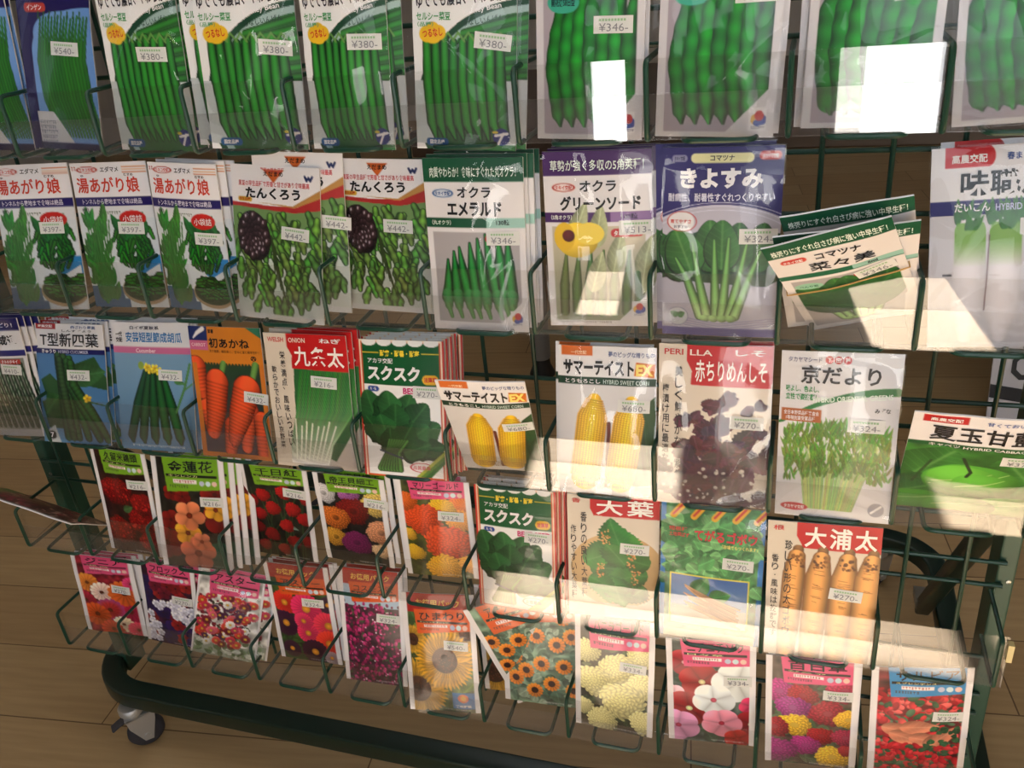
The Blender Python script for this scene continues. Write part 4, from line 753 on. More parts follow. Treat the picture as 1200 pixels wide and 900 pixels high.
# ------------------------------------------------------------------ text meshes
_tc = {}
tcurve = bpy.data.curves.new('t', 'FONT'); tob = bpy.data.objects.new('t', tcurve); COL.objects.link(tob)
VL_off = None
def textmesh(s, b):
    k = (s, b)
    if k in _tc: return _tc[k]
    tcurve.body = s; tcurve.offset = b; tcurve.resolution_u = 2; tcurve.fill_mode = 'FRONT'
    dg = bpy.context.evaluated_depsgraph_get(); dg.update(); e = tob.evaluated_get(dg); m = e.to_mesh()
    v = np.zeros(len(m.vertices) * 3); m.vertices.foreach_get('co', v); v = v.reshape(-1, 3)[:, :2].copy(); f = [tuple(p.vertices) for p in m.polygons]
    e.to_mesh_clear()
    if len(v): mn = v.min(0); mx = v.max(0); v = (v - mn) / np.maximum(mx - mn, 1e-6)
    _tc[k] = (v, f); return _tc[k]
# gather designs first, so that the depsgraph stays small while the letters are meshed
DES = {'navy': d_navy, 'kidney': d_kidney, 'broad': d_broad, 'bigbean': d_bigbean, 'yu': d_yu, 'tan': d_tan, 'okra': d_okra, 'okra2': d_okra2, 'kiyo': d_kiyo, 'sai': d_sai, 'daikon': d_daikon,
       'cuc1': d_cuc1, 'cucT': d_cucT, 'cucA': d_cucA, 'carrot': d_carrot, 'negi': d_negi, 'suku': d_suku, 'corn': d_corn, 'shiso': d_shiso, 'kyo': d_kyo, 'cabbage': d_cabbage, 'ooba': d_ooba, 'gobo': d_gobo, 'oura': d_oura,
       'celosia': d_celosia, 'nast': d_nast, 'globe': d_globe, 'heli': d_heli, 'mari': d_mari, 'zinnia': d_zinnia, 'phlox': d_phlox, 'daisy': d_daisy, 'aster': d_aster, 'cosmos': d_cosmos, 'sun': d_sun, 'rud': d_rud,
       'cream': d_cream, 'vinca': d_vinca, 'zin2': d_zin2, 'salvia': d_salvia, 'fallen': d_fallen}
_art = {}
def art(name, seed=None):
    k = (name, seed)
    if k not in _art:
        a = DES[name](seed if seed else 3 + len(name)); c = a.c
        c = (c + np.roll(c, 1, 0) + np.roll(c, 1, 1) + np.roll(np.roll(c, 1, 0), 1, 1)) / 4 if False else c
        c = np.clip(c, 0, 255) / 255
        c = c ** (1 + .28 * np.clip((c.max(2, keepdims=True) - c.min(2, keepdims=True)) * 2.2, 0, 1)); g_ = c.mean(2, keepdims=True); c = (c * .87 + g_ * .13) * 255
        a.lin = srgb(c); _art[k] = a
    return _art[k]

# ------------------------------------------------------------------ packets
def surf(seed, W_, H_, amp=1.0):
    r = np.random.RandomState(seed); ph = r.rand(12) * 6.28; k = r.randn(6, 2)
    def f(u, v):                                   # metres toward the viewer
        b = .0032 * np.clip(np.sin(pi * np.clip(u, 0, 1)), 0, 1) * np.clip(np.sin(pi * np.clip(v * .94 + .03, 0, 1)), 0, 1) ** .8
        w_ = .0011 * np.sin(2.1 * u + 1.3 * v * k[0, 0] + ph[0]) + .0006 * np.sin((4 * k[1, 0] * u + 5 * k[1, 1] * v) + ph[1]) + .0003 * np.sin(9 * u * k[2, 0] + 10 * v * k[2, 1] + ph[2])
        return (b + w_) * amp
    return f
def make_body(name, A_, W_, H_, seed, nu, texts=True, parent=None):
    f = surf(seed, W_, H_); nv = int(nu * H_ / W_); asp = A_.asp
    u = np.linspace(0, 1, nu); v = np.linspace(0, 1, nv); UU, VV = np.meshgrid(u, v)      # v down
    X = (UU - .5) * W_; Z = (1 - VV) * H_; Y = -f(UU, VV) - .0006
    n = nu * nv; V = np.stack([X.ravel(), Y.ravel(), Z.ravel()], 1)
    # sample art
    px = np.clip(UU * A_.n - .5, 0, A_.n - 1.001); py = np.clip(VV * A_.m - .5, 0, A_.m - 1.001); ix = px.astype(int); iy = py.astype(int); fx = (px - ix)[..., None]; fy = (py - iy)[..., None]; L_ = A_.lin
    C = L_[iy, ix] * (1 - fx) * (1 - fy) + L_[iy, ix + 1] * fx * (1 - fy) + L_[iy + 1, ix] * (1 - fx) * fy + L_[iy + 1, ix + 1] * fx * fy
    C = C.reshape(-1, 3)
    I = np.arange(n).reshape(nv, nu); a, b, c, d = I[:-1, :-1].ravel(), I[1:, :-1].ravel(), I[1:, 1:].ravel(), I[:-1, 1:].ravel(); F = np.stack([a, b, c, d], 1)
    per = np.concatenate([I[0, :], I[1:, -1], I[-1, -2::-1], I[-2:0:-1, 0]]); m = len(per)
    fr = V[per] + [0, .00005, 0]; bk = V[per].copy(); bk[:, 1] = .0009 + (V[per][:, 1] + .0006) * 1.0
    V = np.concatenate([V, fr, bk]); C = np.concatenate([C, np.ones((2 * m, 3)) * srgb((225, 225, 228))]); i0 = n; i1 = n + m; q = np.arange(m); q2 = (q + 1) % m
    side = np.stack([i0 + q, i0 + q2, i1 + q2, i1 + q], 1)
    cidx = len(V); V = np.concatenate([V, [[0, .002, H_ / 2]]]); C = np.concatenate([C, [srgb((225, 225, 228))]])
    tri = np.stack([i1 + q, i1 + q2, np.full(m, cidx)], 1)
    nq = len(F) + len(side); loops = np.concatenate([F.ravel(), side.ravel(), tri.ravel()]); tot = np.concatenate([np.full(nq, 4), np.full(m, 3)]); mi = [np.zeros(nq + m, int)]
    mats = [ART]; sm = [np.ones(len(F), bool), np.zeros(len(side) + m, bool)]
    if texts:
        tv = []; base = len(V)
        for (s, x, y, w_, h, col, bo, rot, vert, sh) in A_.t:
            if not s.strip(): continue
            items = [(s, x, y, w_, h)]
            if vert:
                ch = h / len(s); items = [(cc, x + (w_ * .1 if cc in '、，' else 0), y + ch * i + ch * .06, w_ * (.35 if cc in '、' else .96), ch * (.3 if cc in '、' else .86)) if cc != '・' else (cc, x + w_ * .4, y + ch * (i + .4), w_ * .2, w_ * .2) for i, cc in enumerate(s)]
            for (ss, xx, yy, ww, hh) in items:
                tvx, tf = textmesh(ss, bo)
                if not len(tvx): continue
                if ss == 'ー' or ss == '一': yy += hh * .45; hh *= .12
                p = tvx * [ww, -hh] + [xx, yy + hh]
                if rot:
                    cx, cy = xx + ww / 2, yy + hh / 2; ca, sa = cos(radians(-rot)), sin(radians(-rot)); q_ = p - [cx, cy]; p = np.stack([cx + q_[:, 0] * ca - q_[:, 1] * sa, cy + q_[:, 0] * sa + q_[:, 1] * ca], 1)
                pu, pv = p[:, 0], p[:, 1] / asp
                pts = np.stack([(pu - .5) * W_, -f(pu, pv) - .0006 - .0005, (1 - pv) * H_], 1)
                tv.append(pts); im = ink(col)
                if im not in mats: mats.append(im)
                k = mats.index(im); lp = []; tt = []
                for g in tf: lp += [base + i for i in g]; tt.append(len(g))
                loops = np.concatenate([loops, lp]); tot = np.concatenate([tot, tt]); mi.append(np.full(len(tt), k)); sm.append(np.zeros(len(tt), bool)); base += len(pts)
        if tv: V = np.concatenate([V] + tv); C = np.concatenate([C, np.ones((len(V) - len(C), 3))])
    me = bpy.data.meshes.new(name); me.vertices.add(len(V)); me.vertices.foreach_set('co', V.astype(np.float32).ravel())
    me.loops.add(len(loops)); me.loops.foreach_set('vertex_index', loops.astype(np.int32)); me.polygons.add(len(tot)); st = np.concatenate([[0], np.cumsum(tot)[:-1]])
    me.polygons.foreach_set('loop_start', st.astype(np.int32)); me.polygons.foreach_set('loop_total', tot.astype(np.int32))
    for m_ in mats: me.materials.append(m_)
    me.polygons.foreach_set('material_index', np.concatenate(mi).astype(np.int32)); me.polygons.foreach_set('use_smooth', np.concatenate(sm))
    at = me.color_attributes.new('print', 'FLOAT_COLOR', 'POINT'); at.data.foreach_set('color', np.concatenate([C, np.ones((len(C), 1))], 1).astype(np.float32).ravel())
    me.update(calc_edges=True); o = bpy.data.objects.new(name, me); COL.objects.link(o)
    if parent: o.parent = parent
    return o, f
def make_sticker(f, W_, H_, u, v, price, rot, parent):
    sw, sh_ = .030, .0125; q = MB(); n = 7; ca, sa = cos(radians(rot)), sin(radians(rot))
    def pt(a, b, off):
        x = (u - .5) * W_ + a * sw * ca - b * sh_ * sa; z = (1 - v) * H_ + a * sw * sa + b * sh_ * ca
        return (x, -float(f(x / W_ + .5, 1 - z / H_)) - .0012 - off, z)
    V = [pt(i / (n - 1) - .5, .5 - j, 0) for j in (0, 1) for i in range(n)] + [pt(i / (n - 1) - .5, .5 - j, -.00012) for j in (0, 1) for i in range(n)]
    F = [(i, i + n, i + n + 1, i + 1) for i in range(n - 1)] + [(i + 2 * n, i + 1 + 2 * n, i + n + 1 + 2 * n, i + n + 2 * n) for i in range(n - 1)]
    F += [(0, 2 * n, 3 * n, n), (n - 1, 2 * n - 1, 4 * n - 1, 3 * n - 1)] + [(i, i + 1, i + 1 + 2 * n, i + 2 * n) for i in range(n - 1)] + [(i + n, i + 3 * n, i + 1 + 3 * n, i + 1 + n) for i in range(n - 1)]
    q.add(V, F, 0)
    tv, tf = textmesh('¥' + price + '-', .0); q.add([pt(-.36 + .74 * a, -.38 + .46 * b, .0004) for a, b in tv], tf, 1)
    for i in range(9):
        a0 = -.36 + .078 * i; q.add([pt(a0, .2, .0003), pt(a0 + .055, .2, .0003), pt(a0 + .055, .34, .0003), pt(a0, .34, .0003)], [(0, 1, 2, 3)], 2)
    return q.build('price_sticker', [mat('sticker_paper', (218, 220, 220), .55), mat('sticker_ink', (128, 130, 140), .6), mat('sticker_green', (150, 190, 150), .6)], parent, False)
def make_film(f, W_, H_, seed, parent, ex=.05, amp=1.0):
    r = np.random.RandomState(seed + 99); nu, nv = 46, 72; L_ = [(r.rand() * 2 - .5, r.rand() * 2 - .5, r.rand() * 3.14, .02 + .05 * r.rand(), (r.rand() * 2 - 1)) for _ in range(9)]
    V = []; ph = r.rand(8) * 6.28; kk = r.randn(8, 2) * 5
    U_, V_ = np.meshgrid(np.linspace(-ex, 1 + ex, nu), np.linspace(-.01, 1.012, nv))
    d = f(np.clip(U_, 0, 1), np.clip(V_, 0, 1)) + .0024
    w_ = np.zeros_like(d)
    for (cx, cy, th, wd, am) in L_:
        s = (U_ - cx) * sin(th) - (V_ * 1.6 - cy) * cos(th); t = (U_ - cx) * cos(th) + (V_ * 1.6 - cy) * sin(th); w_ += am * .0011 * np.exp(-np.abs(s) / wd) * np.exp(-(t / .55) ** 2)
    for i in range(4): w_ += .00022 * np.sin(kk[i, 0] * U_ + kk[i, 1] * V_ * 1.5 + ph[i])
    w_ += .0010 * np.exp(-((V_) / .05) ** 2) + .0012 * np.exp(-((1 - V_) / .06) ** 2)
    Y = -(d + np.abs(w_) * amp); X = (U_ - .5) * W_; Z = (1 - V_) * H_
    V = np.stack([X.ravel(), Y.ravel(), Z.ravel()], 1).tolist(); F = [(j * nu + i, (j + 1) * nu + i, (j + 1) * nu + i + 1, j * nu + i + 1) for j in range(nv - 1) for i in range(nu - 1)]
    q = MB(); q.add(V, F); o = q.build('clear_wrapper', FILM, parent); o.data.polygons.foreach_set('use_smooth', [True] * len(o.data.polygons)); return o
def place(o, x, y, z, lean, roll, yaw):
    Mx = Matrix.Translation(Vector(U(x, y, z))) @ Matrix.Rotation(radians(yaw), 4, 'Z') @ Matrix.Rotation(-radians(lean), 4, 'X') @ Matrix.Rotation(radians(roll), 4, 'Y')
    o.matrix_world = Mx
# key: design, x, y, dz, W, H, lean, roll, yaw, price, sticker(u,v,rot), film, seed, label
TAB = {'1_1': (1.604, 0.234, 0.029, 0.714, 1.648, 6.25, 2.579, 1.996),
'1_2': (2.446, 0.167, 0.032, 0.779, 1.597, 11.478, 4.698, 3.189),
'1_3': (3.564, 0.077, 0.015, 0.767, 1.575, 4.209, 4.013, 6.165),
'1_4': (4.621, 0.074, 0.006, 0.887, 1.498, 3.99, 3.948, 7.224),
'1_5': (5.538, 0.066, -0.016, 0.728, 1.445, 4.166, 3.231, 4.399),
'1_6': (6.533, 0.056, -0.041, 0.823, 1.393, 7.116, 3.928, 4.075),
'1_7': (7.541, 0.077, 0.01, 0.814, 1.501, 4.657, 2.225, -1.611),
'1_8': (8.473, 0.073, 0.001, 0.849, 1.502, 5.607, 2.402, 0.609),
'1_9': (9.512, 0.151, 0.019, 0.858, 1.497, 5.481, 1.177, -0.439),
'1_10': (10.474, 0.17, 0.017, 0.812, 1.497, 11.393, -1.311, 5.603),
'2_1': (1.643, 0.076, 0.021, 0.955, 1.486, 13.272, -0.518, 2.396),
'2_2': (2.598, 0.188, 0.029, 0.888, 1.457, 9.977, 0.306, 4.248),
'2_3': (3.47, 0.191, 0.029, 0.761, 1.444, 5.706, 2.852, -0.221),
'2_4': (4.42, 0.09, -0.01, 0.93, 1.45, 11, 3.8, 0),
'2_4b': (4.67, 0.22, 0.06, 0.907, 1.473, 8, 3.3, 3),
'2_5': (5.492, 0.325, 0.032, 0.901, 1.407, 5.816, 1.26, -1.824),
'2_6': (6.489, 0.056, -0.004, 0.873, 1.494, 6.055, 1.073, 1.716),
'2_7': (7.547, 0.177, 0.028, 0.883, 1.477, 4.645, 0.15, 4.246),
'2_8': (8.531, 0.079, 0.025, 0.895, 1.506, 4.735, 0.37, 1.683),
'2_9': (9.675, 0.478, 0.037, 0.864, 1.481, -39.567, -23.928, 12.596),
'2_9b': (9.548, 0.447, 0.038, 0.959, 1.316, -37.469, -10.659, 7.994),
'2_10': (10.54, 0.064, 0.028, 0.895, 1.464, 17.99, -3.329, -0.207),
'3_1': (0.492, 0.068, 0.016, 0.845, 1.413, 10.28, -3.714, -1.395),
'3_2': (1.369, 0.045, -0.0, 0.912, 1.378, 17.693, 0.328, 2.161),
'3_3': (2.5, 0.051, 0.008, 0.994, 1.427, 17.873, -0.692, 1.186),
'3_4': (3.511, 0.051, 0.004, 0.892, 1.434, 13.529, -0.607, -0.245),
'3_5': (4.491, 0.035, -0.009, 0.925, 1.435, 10.218, 0.368, 1.174),
'3_6': (5.51, 0.029, -0.013, 0.911, 1.404, 14.081, -0.183, 0.97),
'3_7': (6.478, 0.27, 0.03, 0.804, 1.424, -24.569, 0.83, 5.543),
'3_8': (7.549, 0.055, 0.008, 0.887, 1.428, 10.459, 0.686, 3.368),
'3_9': (8.5, 0.048, 0.002, 0.943, 1.498, 9.579, 0.406, 3.538),
'3_10': (9.52, 0.036, -0.008, 0.928, 1.524, 5.982, -0.692, -1.385),
'3_11': (10.52, 0.26, 0.04, 1.0, 1.36, -25, 0, 0),
'4_1': (0.94, 0.267, 0.038, 0.85, 1.625, -49.085, -14.639, -38.868),
'4_2': (1.577, 0.122, 0.029, 0.79, 1.394, 6.478, 2.177, 0.366),
'4_3': (2.525, 0.041, 0.005, 0.923, 1.388, 12.56, 2.02, 6.947),
'4_4': (3.525, 0.412, 0.032, 0.861, 1.23, 3.216, 2.632, 0.669),
'4_5': (4.479, 0.467, 0.034, 0.867, 1.198, 0.853, 2.327, 0.382),
'4_6': (5.532, 0.437, 0.035, 0.833, 1.26, 2.361, 0.693, 3.794),
'4_7': (6.528, 0.086, 0.028, 0.865, 1.404, 9.424, 0.124, 0.07),
'4_8': (7.523, 0.161, 0.029, 0.909, 1.397, 7.469, 1.195, 3.693),
'4_9': (8.492, 0.051, 0.011, 0.965, 1.451, 10.348, 0.526, 0.5),
'4_10': (9.511, 0.03, -0.001, 0.967, 1.459, 6.282, -0.871, 0.454),
'5_1': (0.551, 0.284, 0.03, 0.982, 1.174, 8.525, -1.212, 0.813),
'5_2': (1.516, 0.263, 0.03, 0.829, 1.251, 6.643, 5.232, 1.544),
'5_3': (2.304, 0.19, 0.03, 0.867, 1.2, 14.189, 14.899, 15.238),
'5_4': (3.515, 0.378, 0.034, 0.858, 1.466, 4.541, 1.275, 4.032),
'5_5': (4.509, 0.226, 0.03, 0.792, 1.584, 8.981, 3.074, 5.083),
'5_6': (5.491, 0.015, -0.002, 0.851, 1.524, 13.145, 0.513, 8.367),
'5_7': (6.673, 0.541, 0.038, 0.915, 1.566, -1.381, -18.17, 16.36),
'5_8': (7.468, 0.16, 0.029, 0.865, 1.486, 7.474, 1.226, 0.323),
'5_9': (8.532, 0.223, 0.03, 0.91, 1.377, 4.211, -1.164, 4.372),
'5_10': (9.54, 0.159, 0.029, 0.887, 1.377, 4.665, -1.716, 3.335),
'5_11': (10.555, 0.285, 0.03, 0.918, 1.408, 2.722, -2.38, 8.261)}
INFO = {
'1_1': ('navy', None, None, 0, 0, 'seed packet of runner beans cut by the left frame edge, top tier'),
'1_2': ('navy', '540', (.64, .44, -2), 1, 0, 'navy seed packet of long green beans on sky blue, top tier'),
'1_3': ('kidney', '380', (.62, .48, 0), 1, 0, 'kidney bean seed packet right beside the navy bean packet'),
'1_4': ('kidney', '380', (.78, .45, -4), 1, 0, 'kidney bean seed packet, second from the left of the front four'),
'1_5': ('kidney', '380', (.74, .42, 0), 1, 0, 'kidney bean seed packet, third from the left of the front four'),
'1_6': ('kidney', '380', (.78, .42, -6), 1, 0, 'kidney bean seed packet directly above the green banded okra packet'),
'1_7': ('broad', '346', (.72, .46, 0), 1, 0, 'grey broad bean seed packet above the purple okra packet'),
'1_8': ('broad', '346', (.78, .36, 2), 1, 0, 'grey broad bean seed packet above the purple komatsuna packet'),
'1_9': ('bigbean', '540', (.78, .41, 4), 1, 5, 'grey seed packet of wide flat bean pods above the slumped komatsuna packets'),
'1_10': ('bigbean', None, None, 1, 6, 'bean seed packet with creased film cut by the right frame edge, top tier'),
'2_1': ('yu', '397', (.70, .43, 0), 0, 0, 'leftmost edamame seed packet with red title'),
'2_2': ('yu', '397', (.70, .44, -2), 0, 0, 'middle one of the three edamame seed packets with red title'),
'2_3': ('yu', '397', (.78, .49, -2), 0, 0, 'red titled edamame seed packet next to the black bean edamame packet'),
'2_4': ('tan', '442', (.72, .42, -4), 1, 0, 'frontmost black bean edamame seed packet, right beside the red titled edamame packets'),
'2_4b': ('tan', '442', (.90, .42, -4), 0, 0, 'black bean edamame seed packet half hidden behind its twin'),
'2_5': ('tan', '442', (.68, .42, -2), 1, 0, 'black bean edamame seed packet beside the green banded okra packet'),
'2_6': ('okra', '346', (.78, .445, 0), 1, 0, 'white seed packet of green okra pods with dark green top band'),
'2_7': ('okra2', '513', (.86, .42, 0), 1, 0, 'okra seed packet with purple bands and yellow flower'),
'2_8': ('kiyo', '324', (.82, .45, 0), 1, 0, 'purple seed packet of komatsuna greens with white title'),
'2_9': ('sai', '346', (.76, .42, 10), 0, 0, 'slumped komatsuna seed packet with green top band, frontmost of the pile'),
'2_9b': ('sai', None, None, 0, 0, 'slumped komatsuna seed packet just behind the frontmost one'),
'2_10': ('daikon', '378', (.82, .40, 0), 1, 0, 'white daikon radish seed packet with red corner tab'),
'3_1': ('cuc1', '410', (.72, .42, -4), 1, 0, 'dark cucumber seed packet at the left frame edge, middle tier'),
'3_2': ('cucT', '432', (.62, .42, 0), 0, 0, 'cucumber seed packet with black title on blue picture'),
'3_3': ('cucA', '432', (.74, .40, -2), 0, 0, 'pale blue cucumber seed packet with blue title and pink band'),
'3_4': ('carrot', '432', (.86, .52, -6), 0, 0, 'orange seed packet showing carrots'),
'3_5': ('negi', '216', (.70, .34, -3), 0, 0, 'welsh onion seed packet with red title block and cream side'),
'3_6': ('suku', '270', (.80, .36, -2), 0, 0, 'green topped spinach seed packet in the middle tier'),
'3_7': ('corn', '680', (.82, .44, 3), 1, 0, 'sweet corn seed packet tipping forward out of its pocket'),
'3_8': ('corn', '680', (.78, .38, -2), 1, 0, 'upright sweet corn seed packet beside the red perilla packet'),
'3_9': ('shiso', '270', (.80, .46, -3), 1, 0, 'red perilla seed packet with dark purple leaves'),
'3_10': ('kyo', '324', (.74, .41, -2), 1, 0, 'silver seed packet of feathery mizuna greens'),
'3_11': ('cabbage', '378', (.82, .38, 0), 1, 0, 'cabbage seed packet tipping forward in the rightmost middle pocket'),
'4_1': ('fallen', None, None, 0, 0, 'seed packet lying tipped out over the left end of tier four'),
'4_2': ('celosia', '216', (.78, .30, 0), 0, 0, 'seed packet of dark red cockscomb flowers with lime tag'),
'4_3': ('nast', '216', (.80, .38, 0), 0, 0, 'seed packet of salmon and yellow nasturtiums with lime tag'),
'4_4': ('globe', '216', (.78, .26, -4), 0, 0, 'seed packet of small round red globe flowers'),
'4_5': ('heli', '216', (.86, .27, -6), 0, 0, 'seed packet of multicoloured strawflowers'),
'4_6': ('mari', '324', (.72, .34, -4), 0, 0, 'seed packet of orange marigolds with pink tag'),
'4_7': ('suku', '270', (.78, .38, -3), 1, 0, 'green topped spinach seed packet in tier four above the tilted orange packet'),
'4_8': ('ooba', '270', (.74, .40, -3), 0, 0, 'green perilla leaf seed packet with red title block'),
'4_9': ('gobo', '270', (.76, .40, -2), 1, 0, 'blue edged burdock seed packet with a bundle of roots'),
'4_10': ('oura', '270', (.72, .49, -6), 0, 0, 'cream seed packet showing four thick burdock roots'),
'5_1': ('zinnia', '270', (.74, .40, -4), 0, 0, 'seed packet of orange and magenta zinnias, leftmost of the bottom tier'),
'5_2': ('phlox', '270', (.76, .40, -3), 0, 0, 'seed packet of white, red and violet phlox'),
'5_3': ('daisy', None, None, 1, 0, 'white seed packet of small mixed asters leaning to the right'),
'5_4': ('aster', '324', (.70, .36, -2), 0, 0, 'seed packet of large red and pink asters'),
'5_5': ('cosmos', '324', (.76, .40, -4), 0, 0, 'seed packet of a mass of tiny magenta flowers'),
'5_6': ('sun', '540', (.72, .42, -2), 1, 0, 'sunflower seed packet with big yellow bloom'),
'5_7': ('rud', '540', (.80, .36, 8), 1, 0, 'seed packet of small orange dark-eyed flowers tilted to the left'),
'5_8': ('cream', '334', (.74, .40, -4), 1, 0, 'seed packet of cream marigolds with pink tag'),
'5_9': ('vinca', '334', (.80, .36, 0), 0, 0, 'seed packet of red, white and pink vinca'),
'5_10': ('zin2', '334', (.78, .30, -2), 0, 0, 'seed packet of purple, red and yellow zinnias in the bottom tier'),
'5_11': ('salvia', '324', (.78, .42, -4), 0, 0, 'seed packet of scarlet salvia with blue tag'),
}
for k, v in INFO.items(): A_ = art(v[0], v[4] or None); [textmesh(c_, t[6]) for t in A_.t if t[0].strip() for c_ in (t[0] if t[8] else [t[0]])]; v[1] and textmesh('¥' + v[1] + '-', .0)
GRP = {}
made = {}
for k, (des, price, st, film, sd, label) in INFO.items():
    x, y, dz, W_, H_, lean, roll, yaw = TAB[k]; r = int(k[0]) - 1; j = x
    z = ROWZ[r] - HB + dz; W_ *= P; H_ *= P; A_ = art(des, sd or None)
    root = empty('seed_packet'); tag(root, label, 'seed packet'); seed = sum(ord(c) * (i + 3) for i, c in enumerate(k))
    nu = int(70 + 8 * j); body, f = make_body('printed_pouch', A_, W_, H_, seed, nu, True, root)
    if price: make_sticker(f, W_, H_, st[0], st[1], price, st[2], root)
    if film: make_film(f, W_, H_, seed, root, .05 if des in ('kidney', 'broad', 'bigbean', 'tan', 'rud', 'daisy') else .012, 1.9 if des == 'kidney' else 1.3)
    if k == '4_1':
        a0 = Vector(U(.95, .45, -5.36)); b0 = Vector(U(-1.0, .45, -4.86)); zax = (b0 - a0).normalized(); n0 = Vector((.55, -.42, .22)); xax = (n0 - zax * n0.dot(zax)).normalized(); yax = zax.cross(xax)
        o_ = a0 + xax * W_ / 2; xax = -xax; yax = -yax; root.matrix_world = Matrix(((xax.x, yax.x, zax.x, o_.x), (xax.y, yax.y, zax.y, o_.y), (xax.z, yax.z, zax.z, o_.z), (0, 0, 0, 1)))
    else: place(root, x, y, z, lean, roll, yaw)
    made[k] = (root, body, (x, y, z, lean, roll, yaw, W_, H_))
# packets standing behind the front ones
STACK = {'1_1': (1, .0, 'runner bean'), '1_2': (1, -.06, 'navy bean'), '1_3': (1, .08, 'leftmost kidney bean'), '1_4': (1, -.16, 'second kidney bean'), '1_5': (1, .1, 'third kidney bean'), '1_6': (1, .06, 'fourth kidney bean'),
 '1_7': (1, .03, 'left broad bean'), '1_8': (1, .04, 'right broad bean'), '1_9': (1, -.05, 'wide pod bean'), '2_3': (2, .06, 'third edamame'), '2_6': (4, .02, 'green okra'), '2_7': (2, .02, 'purple banded okra'),
 '2_8': (1, -.05, 'purple komatsuna'), '2_10': (1, .05, 'daikon'), '3_1': (3, .05, 'dark cucumber'), '3_2': (4, .03, 'black titled cucumber'), '3_3': (2, .02, 'blue titled cucumber'), '3_5': (3, .03, 'welsh onion'), '3_6': (4, .03, 'middle tier spinach'),
 '3_8': (1, -.04, 'upright sweet corn'), '3_9': (1, .02, 'red perilla'), '4_3': (3, .09, 'nasturtium'), '4_5': (1, .05, 'strawflower'), '4_6': (1, -.05, 'orange marigold'), '4_7': (3, .03, 'tier four spinach'), '5_1': (2, .04, 'orange zinnia'),
 '5_2': (1, .10, 'phlox'), '5_3': (1, .14, 'small aster'), '5_4': (2, .04, 'large aster'), '5_5': (1, .04, 'magenta flower'), '5_10': (1, .01, 'purple zinnia')}
for k, (n, dx, nm) in STACK.items():
    root, body, (x, y, z, lean, roll, yaw, W_, H_) = made[k]
    for i in range(n):
        o = root.copy(); COL.objects.link(o); b = body.copy(); COL.objects.link(b); b.parent = o; b.matrix_parent_inverse = Matrix()
        yy = y + .06 + .048 * i; top = yy + H_ / P * sin(radians(lean)); ln = lean
        if top > D - .03: ln = math.degrees(math.asin(max(-.05, min(1, (D - .03 - yy) / (H_ / P)))))
        place(o, x + dx * (i + 1) + random.uniform(-.008, .008), yy, z + random.uniform(0, .03), ln, roll + random.uniform(-.6, .6), yaw + random.uniform(-.6, .6))
        o['label'] = ('seed packet directly behind the front %s packet' if n == 1 else 'seed packet in the stack behind the front %s packet') % nm
        if n > 1: o['group'] = 'stacked packets behind the %s packet' % nm
# odd ones: two packets behind the tilted orange one, a third slumped komatsuna
def extra(src, x, y, z, lean, roll, yaw, label):
    root, body, _ = made[src]; o = root.copy(); COL.objects.link(o); b = body.copy(); COL.objects.link(b); b.parent = o; b.matrix_parent_inverse = Matrix(); place(o, x, y, z, lean, roll, yaw); o['label'] = label; return o
zb5 = ROWZ[4] - HB
extra('5_6', 6.28, .60 - .16, zb5 + .03, 3, 0, 2, 'sunflower seed packet mostly hidden behind the tilted orange packet')
extra('5_7', 6.60, .36, zb5 + .03, 7, 1, 3, 'upright orange flower packet hidden behind its tilted twin')
extra('2_9', 9.66, .56, ROWZ[1] - HB + .10, -38, -15, 8, 'slumped komatsuna seed packet at the back of the pile, only its green top showing')
# rubber band across the slumped packets
ro = made['2_9'][0]; _, _, pr = made['2_9']; f = surf(sum(ord(c) * (i + 3) for i, c in enumerate('2_9')), pr[6], pr[7])
pts = [ro.matrix_world @ Vector(((u_ - .5) * pr[6], -float(f(u_, .52)) - .0022, pr[7] * (.50 + .02 * u_))) for u_ in np.linspace(-.01, 1.01, 20)]
pts += [ro.matrix_world @ Vector(((u_ - .5) * pr[6], .0045, pr[7] * (.50 + .02 * u_))) for u_ in np.linspace(1.01, -.01, 20)]
q = MB(); q.tube(pts, .0007, 6, closed=True); tag(q.build('rubber_band', mat('tan_rubber', (190, 150, 90), .5)), 'thin tan rubber band around the slumped komatsuna packet', 'rubber band')

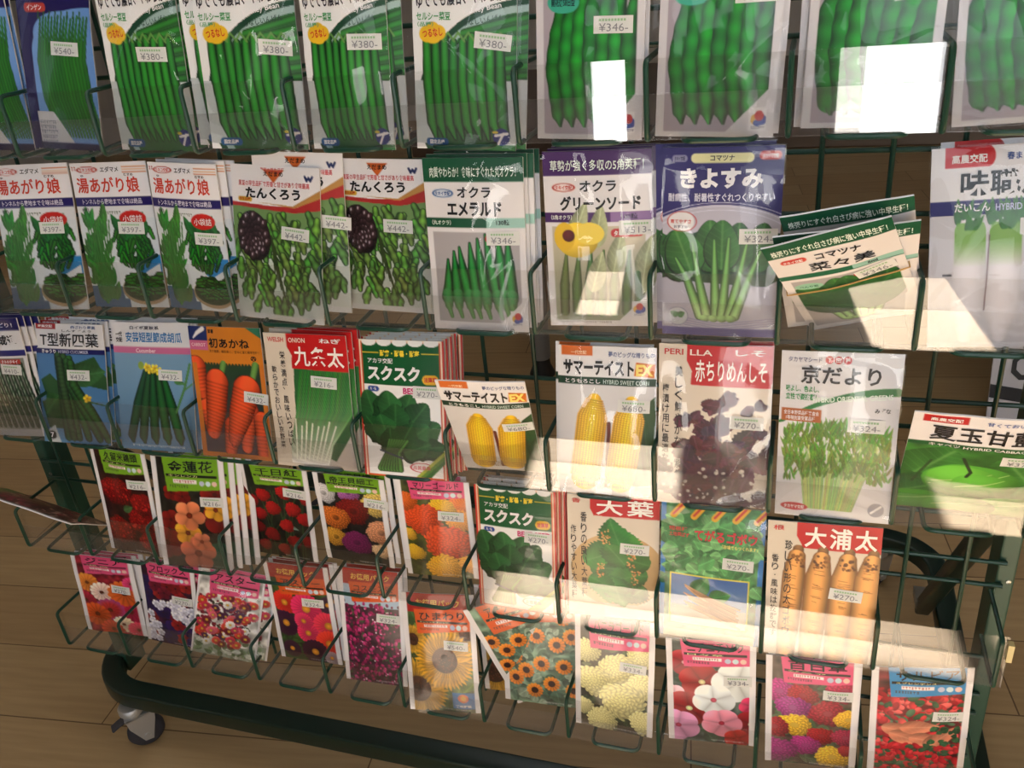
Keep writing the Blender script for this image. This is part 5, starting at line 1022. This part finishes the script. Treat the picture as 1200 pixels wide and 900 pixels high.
# ------------------------------------------------------------------ things beyond the rack
t = empty('display_table', (0.95, 1.75, 0)); tag(t, 'low dark display table standing on the floor behind the rack', 'table'); TL = Vector(t.location)
DW = mat('dark_wood', (58, 42, 30), .5, noise=.4, ns=12); GP = mat('grey_leg_paint', (122, 124, 128), .4); RB = mat('black_rubber', (24, 24, 26), .6)
q = MB(); q.box((-.9, -.48, .60), (.9, .5, .66)); o = q.build('tabletop', DW, t, False); bv = o.modifiers.new('b', 'BEVEL'); bv.width = .004; bv.segments = 2
for lx, ly in ((-.63, -.43), (.84, -.42), (-.63, .43), (.84, .43)):
    q = MB(); Mx = Matrix.Translation((lx, ly, 0)); q.lathe([(0, .60), (.026, .60), (.026, .055), (.024, .05), (0, .05)], Mx, 24); lg = q.build('leg', GP, t)
    q = MB(); q.lathe([(0, .06), (.022, .06), (.024, .03), (.034, .006), (.034, 0), (0, 0)], Mx, 24); q.build('rubber_foot', RB, lg)
b0 = empty('sign_board', U(14.5, 11.3, ZF)); tag(b0, 'white sign board with large black lettering on the floor behind the rack', 'sign')
Mx = Matrix.Rotation(radians(-12), 4, 'X')
q = MB(); q.box((-.15, -.003, .0), (.25, .003, .42), M=Mx); q.build('panel', mat('white_board', (205, 203, 210), .5), b0, False)
q = MB()
def onb(x, z): return tuple(Mx @ Vector((x, -.0045, z)))
for (tx, x, z, w_, h, rt) in (('O', -.05, .215, .085, .07, -35), ('O', -.085, .145, .07, .06, 70), ('G', .10, .14, .13, .11, -35), ('O', .17, .27, .12, .10, -35)):
    tv, tf = textmesh(tx, .015); ca, sa = cos(radians(rt)), sin(radians(rt)); q.add([onb(x + (a - .5) * w_ * ca - (b - .5) * h * sa, z + (a - .5) * w_ * sa + (b - .5) * h * ca) for a, b in tv], tf)
q.add([onb(-.15, .10), onb(-.15, .07), onb(.25, .02), onb(.25, .05)], [(0, 1, 2, 3)]); q.build('lettering', mat('sign_black', (28, 26, 30), .5), b0, False)
bpy.data.objects.remove(tob)
